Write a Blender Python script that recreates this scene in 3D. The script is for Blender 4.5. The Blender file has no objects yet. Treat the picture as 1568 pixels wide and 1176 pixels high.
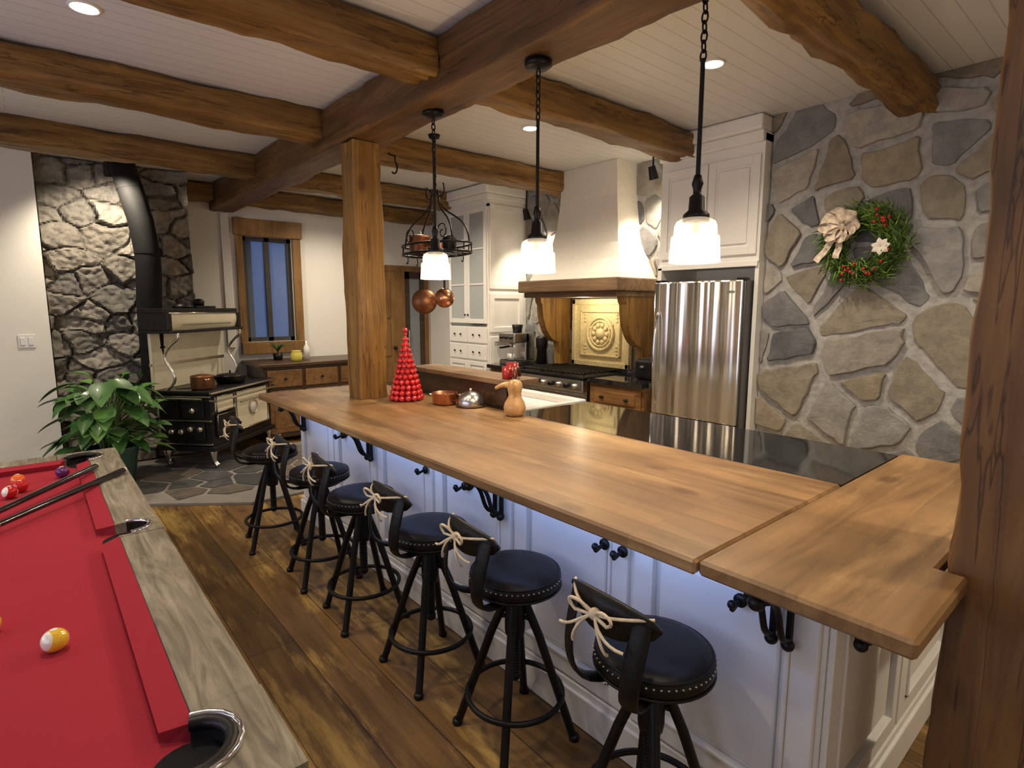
import bpy, bmesh, random, math
from math import sin,cos,pi,radians,sqrt,atan2
from mathutils import Vector, Matrix, noise
random.seed(7)
scn=bpy.context.scene
scn.view_settings.view_transform='Standard'
scn.view_settings.look='None'
scn.view_settings.exposure=0.0

# ------------------------------------------------------------------ materials
def nt(name):
    m=bpy.data.materials.new(name);m.use_nodes=True
    t=m.node_tree;b=t.nodes['Principled BSDF'];return m,t,b
def N(t,ty,**k):
    n=t.nodes.new(ty)
    for a,v in k.items():
        if a in n.inputs.keys(): n.inputs[a].default_value=v
        else: setattr(n,a,v)
    return n
def L(t,a,b): t.links.new(a,b)
def c4(c): return (c[0],c[1],c[2],1)
def ramp(t,fac,stops):
    r=t.nodes.new('ShaderNodeValToRGB');e=r.color_ramp.elements
    while len(e)<len(stops): e.new(.5)
    for i,(p,c) in enumerate(stops): e[i].position=p;e[i].color=c4(c)
    L(t,fac,r.inputs['Fac']);return r
def coords(t,scale=(1,1,1),rot=(0,0,0)):
    tc=t.nodes.new('ShaderNodeTexCoord');mp=t.nodes.new('ShaderNodeMapping')
    mp.inputs['Scale'].default_value=scale;mp.inputs['Rotation'].default_value=rot
    L(t,tc.outputs['Object'],mp.inputs['Vector']);return mp.outputs['Vector']
def bump(t,b,h,strength,dist=.01):
    n=t.nodes.new('ShaderNodeBump');n.inputs['Strength'].default_value=strength;n.inputs['Distance'].default_value=dist
    L(t,h,n.inputs['Height']);L(t,n.outputs['Normal'],b.inputs['Normal'])
def mulc(t,a,b,fac=1.,mode='MULTIPLY'):
    m=t.nodes.new('ShaderNodeMix');m.data_type='RGBA';m.blend_type=mode;m.inputs[0].default_value=fac
    L(t,a,m.inputs[6]);L(t,b,m.inputs[7]);return m.outputs[2]
def M(name,c,rough=.5,metal=0,var=.12,scale=8,bmp=0,emit=None,es=0,coat=0,spec=None):
    m,t,b=nt(name)
    nz=N(t,'ShaderNodeTexNoise');nz.inputs['Scale'].default_value=scale;nz.inputs['Detail'].default_value=4
    L(t,coords(t),nz.inputs['Vector'])
    r=ramp(t,nz.outputs['Fac'],[(.3,[x*(1-var) for x in c]),(.7,[min(1,x*(1+var)) for x in c])])
    L(t,r.outputs['Color'],b.inputs['Base Color'])
    b.inputs['Roughness'].default_value=rough;b.inputs['Metallic'].default_value=metal
    if bmp: bump(t,b,nz.outputs['Fac'],bmp)
    if emit: b.inputs['Emission Color'].default_value=c4(emit);b.inputs['Emission Strength'].default_value=es
    if coat: b.inputs['Coat Weight'].default_value=coat;b.inputs['Coat Roughness'].default_value=.1
    if spec is not None: b.inputs['Specular IOR Level'].default_value=spec
    return m
def wood(name,dark,mid,light,axis='X',rough=.5,fine=9,bmp=.25,plank=None,pc=(.8,1.15),coat=0,streak=None,dist=.9,st=(.56,.68),crack=0,long=.7):
    m,t,b=nt(name)
    s=[fine]*3;i='XYZ'.index(axis);s[i]=long
    v=coords(t,tuple(s))
    nz=N(t,'ShaderNodeTexNoise');nz.inputs['Scale'].default_value=1.6;nz.inputs['Detail'].default_value=8;nz.inputs['Roughness'].default_value=.6;nz.inputs['Distortion'].default_value=dist
    L(t,v,nz.inputs['Vector'])
    r=ramp(t,nz.outputs['Fac'],[(.28,dark),(.5,mid),(.74,light)])
    n2=N(t,'ShaderNodeTexNoise');n2.inputs['Scale'].default_value=2.6;n2.inputs['Detail'].default_value=6
    L(t,coords(t),n2.inputs['Vector'])
    r2=ramp(t,n2.outputs['Fac'],[(.3,(.60,.58,.54)),(.65,(1.0,1.0,1.0))])
    col=mulc(t,r.outputs['Color'],r2.outputs['Color'],.85)
    ks=[3.2]*3;ks[i]=1.7
    vo=N(t,'ShaderNodeTexVoronoi');vo.inputs['Scale'].default_value=1.0;vo.inputs['Randomness'].default_value=1
    L(t,coords(t,tuple(ks)),vo.inputs['Vector'])
    kr=ramp(t,vo.outputs['Distance'],[(.0,(.32,.25,.18)),(.07,(.55,.45,.36)),(.12,(1,1,1))])
    col=mulc(t,col,kr.outputs['Color'],.8)
    if streak:
        n3=N(t,'ShaderNodeTexNoise');n3.inputs['Scale'].default_value=1.0;n3.inputs['Detail'].default_value=8;n3.inputs['Roughness'].default_value=.7
        ss=[5.0]*3;ss[i]=.9
        L(t,coords(t,tuple(ss)),n3.inputs['Vector'])
        r3=ramp(t,n3.outputs['Fac'],[(st[0],(0,0,0)),(st[1],(.85,.85,.85))])
        mx=t.nodes.new('ShaderNodeMix');mx.data_type='RGBA'
        L(t,r3.outputs['Color'],mx.inputs[0]);L(t,col,mx.inputs[6]);mx.inputs[7].default_value=c4(streak);col=mx.outputs[2]
    if crack:
        n4=N(t,'ShaderNodeTexNoise');n4.inputs['Scale'].default_value=1.0;n4.inputs['Detail'].default_value=3
        ss=[16.0]*3;ss[i]=.55
        L(t,coords(t,tuple(ss)),n4.inputs['Vector'])
        r4=ramp(t,n4.outputs['Fac'],[(.485,(1,1,1)),(.5,(.25,.2,.15)),(.515,(1,1,1))])
        col=mulc(t,col,r4.outputs['Color'],crack)
    h=nz.outputs['Fac']
    if plank:
        pl,pw,rotz=plank
        br=N(t,'ShaderNodeTexBrick');br.inputs['Scale'].default_value=1;br.inputs['Brick Width'].default_value=pl;br.inputs['Row Height'].default_value=pw
        br.inputs['Mortar Size'].default_value=.003 if pw>.12 else .0006;br.inputs['Mortar Smooth'].default_value=.1;br.offset=.37
        br.inputs['Color1'].default_value=(pc[0],)*3+(1,);br.inputs['Color2'].default_value=(pc[1],)*3+(1,);k=.35 if pw>.12 else .7;br.inputs['Mortar'].default_value=(k,k,k,1)
        L(t,coords(t,rot=(0,0,rotz)),br.inputs['Vector'])
        col=mulc(t,col,br.outputs['Color'],1)
    L(t,col,b.inputs['Base Color']);b.inputs['Roughness'].default_value=rough
    if bmp: bump(t,b,h,bmp,.008)
    if coat: b.inputs['Coat Weight'].default_value=coat;b.inputs['Coat Roughness'].default_value=.22
    return m
def stone_mat(name,rough=.8,bs=.6,sc=14,lo=(.66,.65,.66),hi=(1.25,1.22,1.17)):
    m,t,b=nt(name)
    a=t.nodes.new('ShaderNodeAttribute');a.attribute_name='Col'
    nz=N(t,'ShaderNodeTexNoise');nz.inputs['Scale'].default_value=sc;nz.inputs['Detail'].default_value=9;nz.inputs['Roughness'].default_value=.68
    L(t,coords(t),nz.inputs['Vector'])
    r=ramp(t,nz.outputs['Fac'],[(.3,lo),(.7,hi)])
    L(t,mulc(t,a.outputs['Color'],r.outputs['Color']),b.inputs['Base Color'])
    b.inputs['Roughness'].default_value=rough
    bump(t,b,nz.outputs['Fac'],bs,.03);return m

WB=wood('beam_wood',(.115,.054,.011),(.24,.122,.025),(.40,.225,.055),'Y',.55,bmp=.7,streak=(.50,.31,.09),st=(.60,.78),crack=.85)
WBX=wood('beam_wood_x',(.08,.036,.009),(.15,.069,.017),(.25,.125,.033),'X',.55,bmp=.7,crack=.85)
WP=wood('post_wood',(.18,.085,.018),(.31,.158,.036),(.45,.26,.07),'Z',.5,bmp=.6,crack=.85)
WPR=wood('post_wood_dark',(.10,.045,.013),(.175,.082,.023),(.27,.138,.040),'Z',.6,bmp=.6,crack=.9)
WF=wood('floor_wood',(.09,.045,.012),(.18,.095,.026),(.28,.16,.05),'X',.42,fine=10,plank=(2.6,.21,0),pc=(.66,1.3),streak=(.54,.34,.09),bmp=.2,st=(.51,.64))
WCX=wood('counter_wood',(.15,.080,.031),(.265,.145,.060),(.36,.21,.093),'X',.40,fine=7,plank=(.7,.085,0),pc=(.82,1.12),bmp=.12,coat=.06,streak=(.47,.30,.14),st=(.54,.74))
WCY=wood('counter_wood_end',(.125,.066,.025),(.235,.128,.050),(.33,.19,.08),'Y',.40,fine=7,plank=(.9,.12,pi/2),pc=(.82,1.12),bmp=.12,coat=.06,streak=(.46,.28,.12),st=(.54,.74))
WCAB=wood('cabinet_wood',(.13,.06,.02),(.25,.125,.045),(.34,.18,.065),'X',.4)
WDK=wood('dark_cabinet_wood',(.035,.02,.012),(.07,.038,.02),(.11,.06,.03),'Y',.35)
WDR=wood('door_wood',(.17,.085,.025),(.29,.155,.05),(.38,.21,.08),'Z',.4)
WMT=wood('mantel_wood',(.12,.068,.034),(.21,.125,.065),(.32,.2,.11),'X',.6,bmp=.5)
WRAIL=wood('rail_wood',(.10,.082,.055),(.24,.205,.15),(.40,.355,.27),'X',.5,fine=10,dist=3.2,bmp=.3,long=1.1)
GOURD=wood('gourd_wood',(.42,.22,.08),(.58,.34,.14),(.68,.44,.2),'Z',.3,coat=.4)
WHITE=M('white_paint',(.82,.80,.755),.42,var=.02)
WALLM=M('wall_paint',(.81,.79,.73),.7,var=.02,bmp=.03,scale=60)
HOODM=M('plaster',(.78,.74,.65),.8,var=.03,bmp=.1,scale=30)
BLACK=M('black_iron',(.015,.014,.014),.42,metal=.6,var=.3)
IRON=M('stove_iron',(.025,.024,.024),.35,metal=.7,var=.3,bmp=.05,scale=40)
PIPE=M('stove_pipe',(.010,.010,.010),.75,var=.2,spec=.15)
LEATH=M('black_leather',(.009,.008,.007),.42,var=.3,bmp=.12,scale=45,spec=.25)
STITCH=M('stitch',(.5,.45,.36),.7)
ROPE=M('jute_rope',(.66,.54,.38),.9,var=.2,scale=60)
STEEL=M('steel',(.62,.61,.6),.25,metal=1,var=.04)
NICK=M('nickel',(.66,.62,.54),.2,metal=1,var=.05)
CHROME=M('chrome',(.75,.75,.77),.12,metal=1,var=.02)
CREAM=M('cream_enamel',(.72,.66,.50),.25,var=.04,coat=.5)
COPPER=M('copper',(.62,.28,.16),.25,metal=1,var=.1)
COPD=M('aged_copper',(.3,.14,.07),.4,metal=.9,var=.25)
FELT=M('red_felt',(.33,.028,.042),.95,var=.05,scale=200,bmp=.02,spec=.08)
FELTD=M('red_felt_cushion',(.31,.026,.039),.95,var=.05,scale=200,spec=.08)
GLASSB=M('black_glass',(.006,.006,.007),.05)
LEAF=M('leaf_green',(.05,.145,.03),.42,var=.5,scale=6,coat=.1)
LEAF2=M('leaf_light',(.10,.23,.05),.45,var=.4,scale=6)
STEMM=M('stem_green',(.10,.18,.05),.5)
POTG=M('pot_green',(.03,.09,.07),.3,coat=.5)
SOIL=M('soil',(.03,.02,.012),.95,bmp=.5,scale=60)
PINE=M('pine_needles',(.05,.115,.013),.6,var=.5)
PINE2=M('pine_needles_light',(.15,.25,.035),.6,var=.5)
RED=M('red_gloss',(.50,.01,.012),.15,coat=.7)
REDB=M('berry_red',(.45,.015,.015),.3)
BOWM=M('bow_fabric',(.62,.51,.39),.8,var=.5,scale=28)
BOWW=M('poinsettia_white',(.75,.70,.60),.7,var=.1)
BROWN=M('pinecone',(.16,.08,.04),.8,var=.3,scale=40)
YEL=M('ball_yellow',(.8,.5,.04),.12,coat=.8,var=.02)
ORG=M('ball_orange',(.8,.14,.02),.12,coat=.8,var=.02)
WHT=M('ball_white',(.85,.8,.68),.12,coat=.8,var=.02)
PLAST=M('switch_white',(.8,.8,.78),.4,var=.01)
YPOT=M('yellow_ceramic',(.65,.55,.1),.3)
MORT=M('mortar',(.37,.36,.34),.95,var=.2,scale=22,bmp=.8)
STONE=stone_mat('fieldstone',.72,.5,9)
STONED=stone_mat('rough_stone',.85,.9,11,(.6,.59,.57),(1.25,1.2,1.12))
SLATE=stone_mat('slate',.35,.25,9)
GROUT=M('grout',(.22,.2,.17),.9)
MEDAL=M('medallion_stone',(.74,.62,.33),.5,var=.15,scale=40,bmp=.3)
FIRE=M('white_fireclay',(.82,.81,.79),.15,var=.01)
SNOW=M('snow',(.75,.8,.9),.9,var=.05)
BARK=M('bark',(.05,.04,.04),.9)
def granite():
    m,t,b=nt('black_granite')
    nz=N(t,'ShaderNodeTexNoise');nz.inputs['Scale'].default_value=160;nz.inputs['Detail'].default_value=2
    L(t,coords(t),nz.inputs['Vector'])
    r=ramp(t,nz.outputs['Fac'],[(.55,(.008,.008,.009)),(.72,(.05,.05,.055))]);L(t,r.outputs['Color'],b.inputs['Base Color'])
    b.inputs['Roughness'].default_value=.06;b.inputs['Specular IOR Level'].default_value=.8;return m
GRAN=granite()
def fridge_steel():
    m,t,b=nt('brushed_stainless')
    b.inputs['Metallic'].default_value=1
    nz=N(t,'ShaderNodeTexNoise');nz.inputs['Scale'].default_value=1;nz.inputs['Detail'].default_value=1
    L(t,coords(t,(9,9,.15)),nz.inputs['Vector'])
    r=ramp(t,nz.outputs['Fac'],[(.38,(.5,.47,.43)),(.60,(.97,.95,.9))]);L(t,r.outputs['Color'],b.inputs['Base Color'])  # pale and dark streaks in the base colour paint the vertical reflections
    b.inputs['Roughness'].default_value=.2
    bump(t,b,nz.outputs['Fac'],.9,.05);return m
FST=fridge_steel()
def ceilm():
    m,t,b=nt('ceiling_boards')
    br=N(t,'ShaderNodeTexBrick');br.inputs['Scale'].default_value=1;br.inputs['Brick Width'].default_value=8;br.inputs['Row Height'].default_value=.1
    br.inputs['Mortar Size'].default_value=.003;br.inputs['Mortar Smooth'].default_value=.4
    br.inputs['Color1'].default_value=(.72,.72,.70,1);br.inputs['Color2'].default_value=(.70,.70,.68,1);br.inputs['Mortar'].default_value=(.52,.52,.50,1)
    L(t,coords(t,rot=(0,0,pi/2)),br.inputs['Vector']);L(t,br.outputs['Color'],b.inputs['Base Color'])
    b.inputs['Roughness'].default_value=.5
    inv=N(t,'ShaderNodeMath',operation='SUBTRACT');inv.inputs[0].default_value=1;L(t,br.outputs['Fac'],inv.inputs[1]);bump(t,b,inv.outputs[0],.5,.004);return m
CEILM=ceilm()
def emit(name,c,s):
    m=bpy.data.materials.new(name);m.use_nodes=True;t=m.node_tree;t.nodes.clear()
    e=t.nodes.new('ShaderNodeEmission');e.inputs[0].default_value=c4(c);e.inputs[1].default_value=s
    o=t.nodes.new('ShaderNodeOutputMaterial');L(t,e.outputs[0],o.inputs[0]);return m
BULB=emit('bulb_glow',(1,.84,.6),14)
LEDD=emit('downlight_glow',(1,.92,.8),25)
def glassy(name,tint,mix,em=None,es=0,rough=.05):
    m=bpy.data.materials.new(name);m.use_nodes=True;t=m.node_tree;t.nodes.clear()
    tr=t.nodes.new('ShaderNodeBsdfTransparent');tr.inputs[0].default_value=c4(tint)
    g=t.nodes.new('ShaderNodeBsdfPrincipled');g.inputs['Base Color'].default_value=c4([x*.9 for x in tint]);g.inputs['Roughness'].default_value=rough
    if em: g.inputs['Emission Color'].default_value=c4(em);g.inputs['Emission Strength'].default_value=es
    mx=t.nodes.new('ShaderNodeMixShader');mx.inputs[0].default_value=mix
    L(t,tr.outputs[0],mx.inputs[1]);L(t,g.outputs[0],mx.inputs[2])
    o=t.nodes.new('ShaderNodeOutputMaterial');L(t,mx.outputs[0],o.inputs[0]);return m
SHADE=glassy('ribbed_glass_shade',(1,.97,.92),.40,(1,.83,.56),.45)
PANE=glassy('window_pane',(.7,.78,.9),.15)
CABGL=glassy('cabinet_glass',(.85,.88,.88),.4,rough=.3)
DOORGL=glassy('door_glass',(.5,.55,.6),.6,rough=.15)

# ------------------------------------------------------------------ mesh builder
class MB:
    def __init__(s,name): s.name=name;s.v=[];s.f=[];s.mi=[];s.sm=[];s.mats=[];s.T=Matrix.Identity(4);s.col=[]
    def add(s,vs,fs,mat,smooth=False,col=None):
        o=len(s.v)
        for v in vs: s.v.append(s.T@Vector(v))
        if mat not in s.mats: s.mats.append(mat)
        k=s.mats.index(mat)
        for f in fs: s.f.append([i+o for i in f]);s.mi.append(k);s.sm.append(smooth);s.col.append(col)
    def box(s,x0,x1,y0,y1,z0,z1,mat,bev=0):
        if bev<=0:
            vs=[(x,y,z) for x in (x0,x1) for y in (y0,y1) for z in (z0,z1)]
            s.add(vs,[(0,1,3,2),(4,6,7,5),(0,4,5,1),(2,3,7,6),(0,2,6,4),(1,5,7,3)],mat);return
        bm=bmesh.new();bmesh.ops.create_cube(bm,size=1)
        for v in bm.verts: v.co=Vector(((x0+x1)/2+v.co.x*(x1-x0),(y0+y1)/2+v.co.y*(y1-y0),(z0+z1)/2+v.co.z*(z1-z0)))
        bmesh.ops.bevel(bm,geom=bm.edges[:],offset=bev,segments=2,affect='EDGES',profile=.5)
        bm.verts.ensure_lookup_table();bm.verts.index_update()
        s.add([v.co.copy() for v in bm.verts],[[v.index for v in f.verts] for f in bm.faces],mat,False);bm.free()
    def tube(s,pts,r,mat,n=10,closed=False,cap=True,flat=None,up=None):
        pts=[Vector(p) for p in pts];m=len(pts)
        rs=r if isinstance(r,(list,tuple)) else [r]*m
        vs=[];prev=Vector(up) if up else None
        for i,p in enumerate(pts):
            if closed: d=pts[(i+1)%m]-pts[i-1]
            else: d=pts[min(i+1,m-1)]-pts[max(i-1,0)]
            d=d.normalized() if d.length>1e-9 else Vector((0,0,1))
            if prev is None:
                a=Vector((0,0,1)) if abs(d.z)<.9 else Vector((1,0,0))
            else: a=prev
            a=(a-d*a.dot(d));a=a.normalized() if a.length>1e-6 else d.orthogonal().normalized()
            prev=a;b=d.cross(a)
            ra=rs[i];fb=ra*(flat if flat else 1)
            for k in range(n):
                t=2*pi*k/n;vs.append(p+a*cos(t)*ra+b*sin(t)*fb)
        fs=[]
        for i in range(m if closed else m-1):
            j=(i+1)%m
            for k in range(n):
                k2=(k+1)%n;fs.append((i*n+k,i*n+k2,j*n+k2,j*n+k))
        s.add(vs,fs,mat,True)
        if cap and not closed:
            s.add(vs[:n],[list(range(n))],mat);s.add(vs[-n:],[list(range(n))],mat)
    def cyl(s,p0,p1,r,mat,n=18,r1=None): s.tube([p0,p1],[r,r if r1 is None else r1],mat,n)
    def ring(s,c,R,r,mat,n=32,k=8,ax='Z',sx=1,sy=1):
        ps=[]
        for i in range(n):
            t=2*pi*i/n;a,b=R*cos(t)*sx,R*sin(t)*sy
            ps.append({'Z':(c[0]+a,c[1]+b,c[2]),'Y':(c[0]+a,c[1],c[2]+b),'X':(c[0],c[1]+a,c[2]+b)}[ax])
        s.tube(ps,r,mat,k,closed=True)
    def lathe(s,prof,c,mat,n=32,ax='Z',rib=0):
        vs=[]
        for (r,z) in prof:
            for k in range(n):
                t=2*pi*k/n;rr=r*(1+(rib if k%2 else 0))
                if ax=='Z': vs.append((c[0]+rr*cos(t),c[1]+rr*sin(t),c[2]+z))
                elif ax=='Y': vs.append((c[0]+rr*cos(t),c[1]+z,c[2]+rr*sin(t)))
                else: vs.append((c[0]+z,c[1]+rr*cos(t),c[2]+rr*sin(t)))
        fs=[]
        for i in range(len(prof)-1):
            for k in range(n):
                k2=(k+1)%n;fs.append((i*n+k,i*n+k2,(i+1)*n+k2,(i+1)*n+k))
        s.add(vs,fs,mat,True)
    def sph(s,c,r,mat,sc=(1,1,1),n=16):
        prof=[(r*sin(pi*i/(n//2+2)),-r*cos(pi*i/(n//2+2))) for i in range(n//2+3)]
        vs=[];
        for (a,z) in prof:
            for k in range(n):
                t=2*pi*k/n;vs.append((c[0]+a*cos(t)*sc[0],c[1]+a*sin(t)*sc[1],c[2]+z*sc[2]))
        fs=[(i*n+k,i*n+(k+1)%n,(i+1)*n+(k+1)%n,(i+1)*n+k) for i in range(len(prof)-1) for k in range(n)]
        s.add(vs,fs,mat,True)
    def prism(s,poly,z0,z1,mat,fn=None,bev=0):
        fn=fn or (lambda a,b,z:(a,b,z));n=len(poly)
        vs=[fn(a,b,z0) for a,b in poly]+[fn(a,b,z1) for a,b in poly]
        s.add(vs,[list(range(n))[::-1],list(range(n,2*n))]+[(i,(i+1)%n,n+(i+1)%n,n+i) for i in range(n)],mat)
    def strip(s,rows,mat,smooth=True,closed=False):
        n=len(rows[0]);vs=[p for r in rows for p in r];fs=[]
        for i in range(len(rows)-1):
            for k in range(n if closed else n-1):
                k2=(k+1)%n;fs.append((i*n+k,i*n+k2,(i+1)*n+k2,(i+1)*n+k))
        s.add(vs,fs,mat,smooth)
    def done(s,loc=(0,0,0),rot=0,fix=True,weld=True):
        me=bpy.data.meshes.new(s.name);me.from_pydata([tuple(v) for v in s.v],[],s.f)
        for m in s.mats: me.materials.append(m)
        for p,k,sm in zip(me.polygons,s.mi,s.sm): p.material_index=k;p.use_smooth=sm
        if any(c is not None for c in s.col):
            ca=me.color_attributes.new('Col','FLOAT_COLOR','CORNER')
            for p,c in zip(me.polygons,s.col):
                for li in p.loop_indices: ca.data[li].color=c4(c if c else (.2,.2,.2))
        if fix:
            bm=bmesh.new();bm.from_mesh(me);bmesh.ops.recalc_face_normals(bm,faces=bm.faces);bm.to_mesh(me);bm.free()
        o=bpy.data.objects.new(s.name,me);scn.collection.objects.link(o);o.location=loc;o.rotation_euler=(0,0,rot);return o
def inst(o,name,loc,rot=0):
    q=bpy.data.objects.new(name,o.data);scn.collection.objects.link(q);q.location=loc;q.rotation_euler=(0,0,rot);return q
def bez(p0,p1,p2,p3,n=12):
    p0,p1,p2,p3=map(Vector,(p0,p1,p2,p3));return [p0*(1-t)**3+p1*3*t*(1-t)**2+p2*3*t*t*(1-t)+p3*t**3 for t in [i/n for i in range(n+1)]]

def log(name,axis,a0,a1,u0,u1,z0,z1,mat,rad=.02,jit=.006,step=.08,seed=1):
    rnd=random.Random(seed);b=MB(name);n=max(2,int((a1-a0)/step));rows=[]
    base=[]
    for cx,cz,t0 in ((u1-rad,z1-rad,0),(u0+rad,z1-rad,90),(u0+rad,z0+rad,180),(u1-rad,z0+rad,270)):
        for k in range(4):
            t=radians(t0+k*30);base.append((cx+rad*cos(t),cz+rad*sin(t)))
    pts=[]
    for i,p in enumerate(base):
        pts.append(p)
        if i%4==3:
            q=base[(i+1)%16]
            for f in (.2,.4,.6,.8): pts.append((p[0]*(1-f)+q[0]*f,p[1]*(1-f)+q[1]*f))
    for i in range(n+1):
        a=a0+(a1-a0)*i/n;row=[]
        for (u,v) in pts:
            j=(noise.noise(Vector((a*2.3,u*11,v*11+seed)))*1.3+noise.noise(Vector((a*7,u*23,v*23+seed)))*1.0-.5)*jit
            cu,cv=(u0+u1)/2,(z0+z1)/2;d=Vector((u-cu,v-cv)).normalized()
            uu,vv=u+d.x*j,v+d.y*j
            vv=min(vv,z1)
            row.append({'X':(a,uu,vv),'Y':(uu,a,vv),'Z':(uu,vv,a)}[axis])
        rows.append(row)
    b.strip(rows,mat,True,closed=True)
    b.add(rows[0],[list(range(len(pts)))],mat);b.add(rows[-1],[list(range(len(pts)))],mat)
    return b.done()

# ------------------------------------------------------------------ voronoi stones
def clip(poly,nx,ny,d):
    out=[]
    for i in range(len(poly)):
        a=poly[i];b=poly[(i+1)%len(poly)];da=a[0]*nx+a[1]*ny-d;db=b[0]*nx+b[1]*ny-d
        if da<=0: out.append(a)
        if (da<0<db) or (db<0<da):
            t=da/(da-db);out.append((a[0]+(b[0]-a[0])*t,a[1]+(b[1]-a[1])*t))
    return out
def cells(w,h,cx,cy,rnd,gap,drop=.2,bound=None):
    pts=[];ny=int(h/cy)+3;nx=int(w/cx)+3
    for j in range(-1,ny):
        for i in range(-1,nx):
            if rnd.random()<drop: continue
            pts.append(((i+.5*(j%2)+rnd.uniform(-.45,.45)+.3)*cx,(j+.4+rnd.uniform(-.45,.45))*cy))
    res=[]
    for p in pts:
        poly=[(0,0),(w,0),(w,h),(0,h)] if bound is None else list(bound)
        for q in pts:
            if q is p: continue
            dx,dy=q[0]-p[0],q[1]-p[1];l=sqrt(dx*dx+dy*dy)
            if l>4*max(cx,cy) or l<1e-6: continue
            nx_,ny_=dx/l,dy/l;d=(p[0]+q[0])/2*nx_+(p[1]+q[1])/2*ny_-gap*rnd.uniform(.25,.85)
            poly=clip(poly,nx_,ny_,d)
            if len(poly)<3: break
        if len(poly)>=3:
            A=abs(sum(poly[i][0]*poly[(i+1)%len(poly)][1]-poly[(i+1)%len(poly)][0]*poly[i][1] for i in range(len(poly))))/2
            if A>.0025: res.append(poly)
    return res
def stones(b,org,ud,vd,nd,w,h,cx,cy,seed,gap,hmin,hmax,mat,pal,jit=.012,drop=.2,bound=None,facet=.0):
    rnd=random.Random(seed);O,U,V,Nn=map(Vector,(org,ud,vd,nd))
    for poly in cells(w,h,cx,cy,rnd,gap,drop,bound):
        pp=[];m_=len(poly)
        for i in range(m_):
            a=Vector(poly[i]);c=Vector(poly[(i+1)%m_]);l=(c-a).length
            if l<.015: continue
            k=max(1,int(l/.06))
            for q in range(k+1):
                t=(q+.28 if q==0 else (q-.28 if q==k else q))/max(k,1)
                if k==1: t=(.18,.82)[q]
                p=a.lerp(c,t)+Vector((rnd.uniform(-jit,jit),rnd.uniform(-jit,jit)))*min(1,l/.12)
                pp.append(p)
        if len(pp)<4: continue
        c=sum(pp,Vector((0,0)))/len(pp);H=rnd.uniform(hmin,hmax);n=len(pp)
        tx,ty=rnd.uniform(-1,1)*facet,rnd.uniform(-1,1)*facet
        col=rnd.choice(pal);k=rnd.uniform(.8,1.2);col=[x*k for x in col]
        rows=[]
        for s_,z in ((1,0),(.995,.6),(.975,.9),(.93,1.0),(.5,1.05)):
            row=[]
            for p in pp:
                q=c+(p-c)*s_;zz=H*z
                if z>.5: zz+=tx*(q.x-c.x)+ty*(q.y-c.y)+noise.noise(Vector((q.x*9,q.y*9,seed)))*.006*(z>.95)
                row.append(O+U*q.x+V*q.y+Nn*max(zz,.002 if z else 0))
            rows.append(row)
        vs=[p for r in rows for p in r];fs=[]
        for i in range(len(rows)-1):
            for kk in range(n):
                k2=(kk+1)%n;fs.append((i*n+kk,i*n+k2,(i+1)*n+k2,(i+1)*n+kk))
        fs.append([4*n+i for i in range(n)])
        b.add(vs,fs,mat,False,col)
def crag(b,x0,y0,w,h,seed,mat,pal,cu=.31,cv=.20,nu=96,nv=220,dep=.11):
    rnd=random.Random(seed);ce=[]
    for j in range(-1,int(h/cv)+2):
        for i in range(-1,int(w/cu)+2):
            kk=rnd.uniform(.8,1.2);ce.append(((i+.5*(j%2)+rnd.uniform(-.45,.45))*cu,(j+rnd.uniform(-.42,.42))*cv,rnd.uniform(.15,1),rnd.uniform(-.8,.8),rnd.uniform(-.8,.8),[q*kk for q in rnd.choice(pal)]))
    vs=[];cid=[]
    for j in range(nv+1):
        for i in range(nu+1):
            u=w*i/nu;v=h*j/nv
            uu=u+noise.noise(Vector((u*5,v*5,1.3)))*.06+noise.noise(Vector((u*19,v*19,1.3)))*.01;vv=v+noise.noise(Vector((u*5,v*5,7.7)))*.05+noise.noise(Vector((u*19,v*19,7.3)))*.01
            d1=d2=9e9;k1=0
            for k,c in enumerate(ce):
                dv=(vv-c[1])*1.5
                if abs(dv)>.6: continue
                d=(uu-c[0])**2+dv*dv
                if d<d1: d2=d1;d1=d;k1=k
                elif d<d2: d2=d
            c=ce[k1];e=sqrt(d2)-sqrt(d1)
            z=dep*c[2]*.7+c[3]*(uu-c[0])*.45+c[4]*(vv-c[1])*.45+.045*abs(noise.noise(Vector((u*10,v*10,3))))+.017*noise.noise(Vector((u*24,v*24,5)))+.035
            z*=min(1,.35+e/.06)
            if i in(0,nu) or j in (0,nv): z=0
            vs.append((x0+max(0,z),y0+u,v));cid.append(c[5] if e>.010 else [q*.6 for q in c[5]])
    n=nu+1;o=len(b.v);b.mats.append(mat) if mat not in b.mats else None;mi=b.mats.index(mat)
    for j in range(nv):
        for i in range(nu):
            a=o+j*n+i;b.col.append(cid[a-o]);b.f.append([a,a+1,a+n+1,a+n]);b.sm.append(False);b.mi.append(mi)
    b.v+=[Vector(v) for v in vs]

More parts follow.
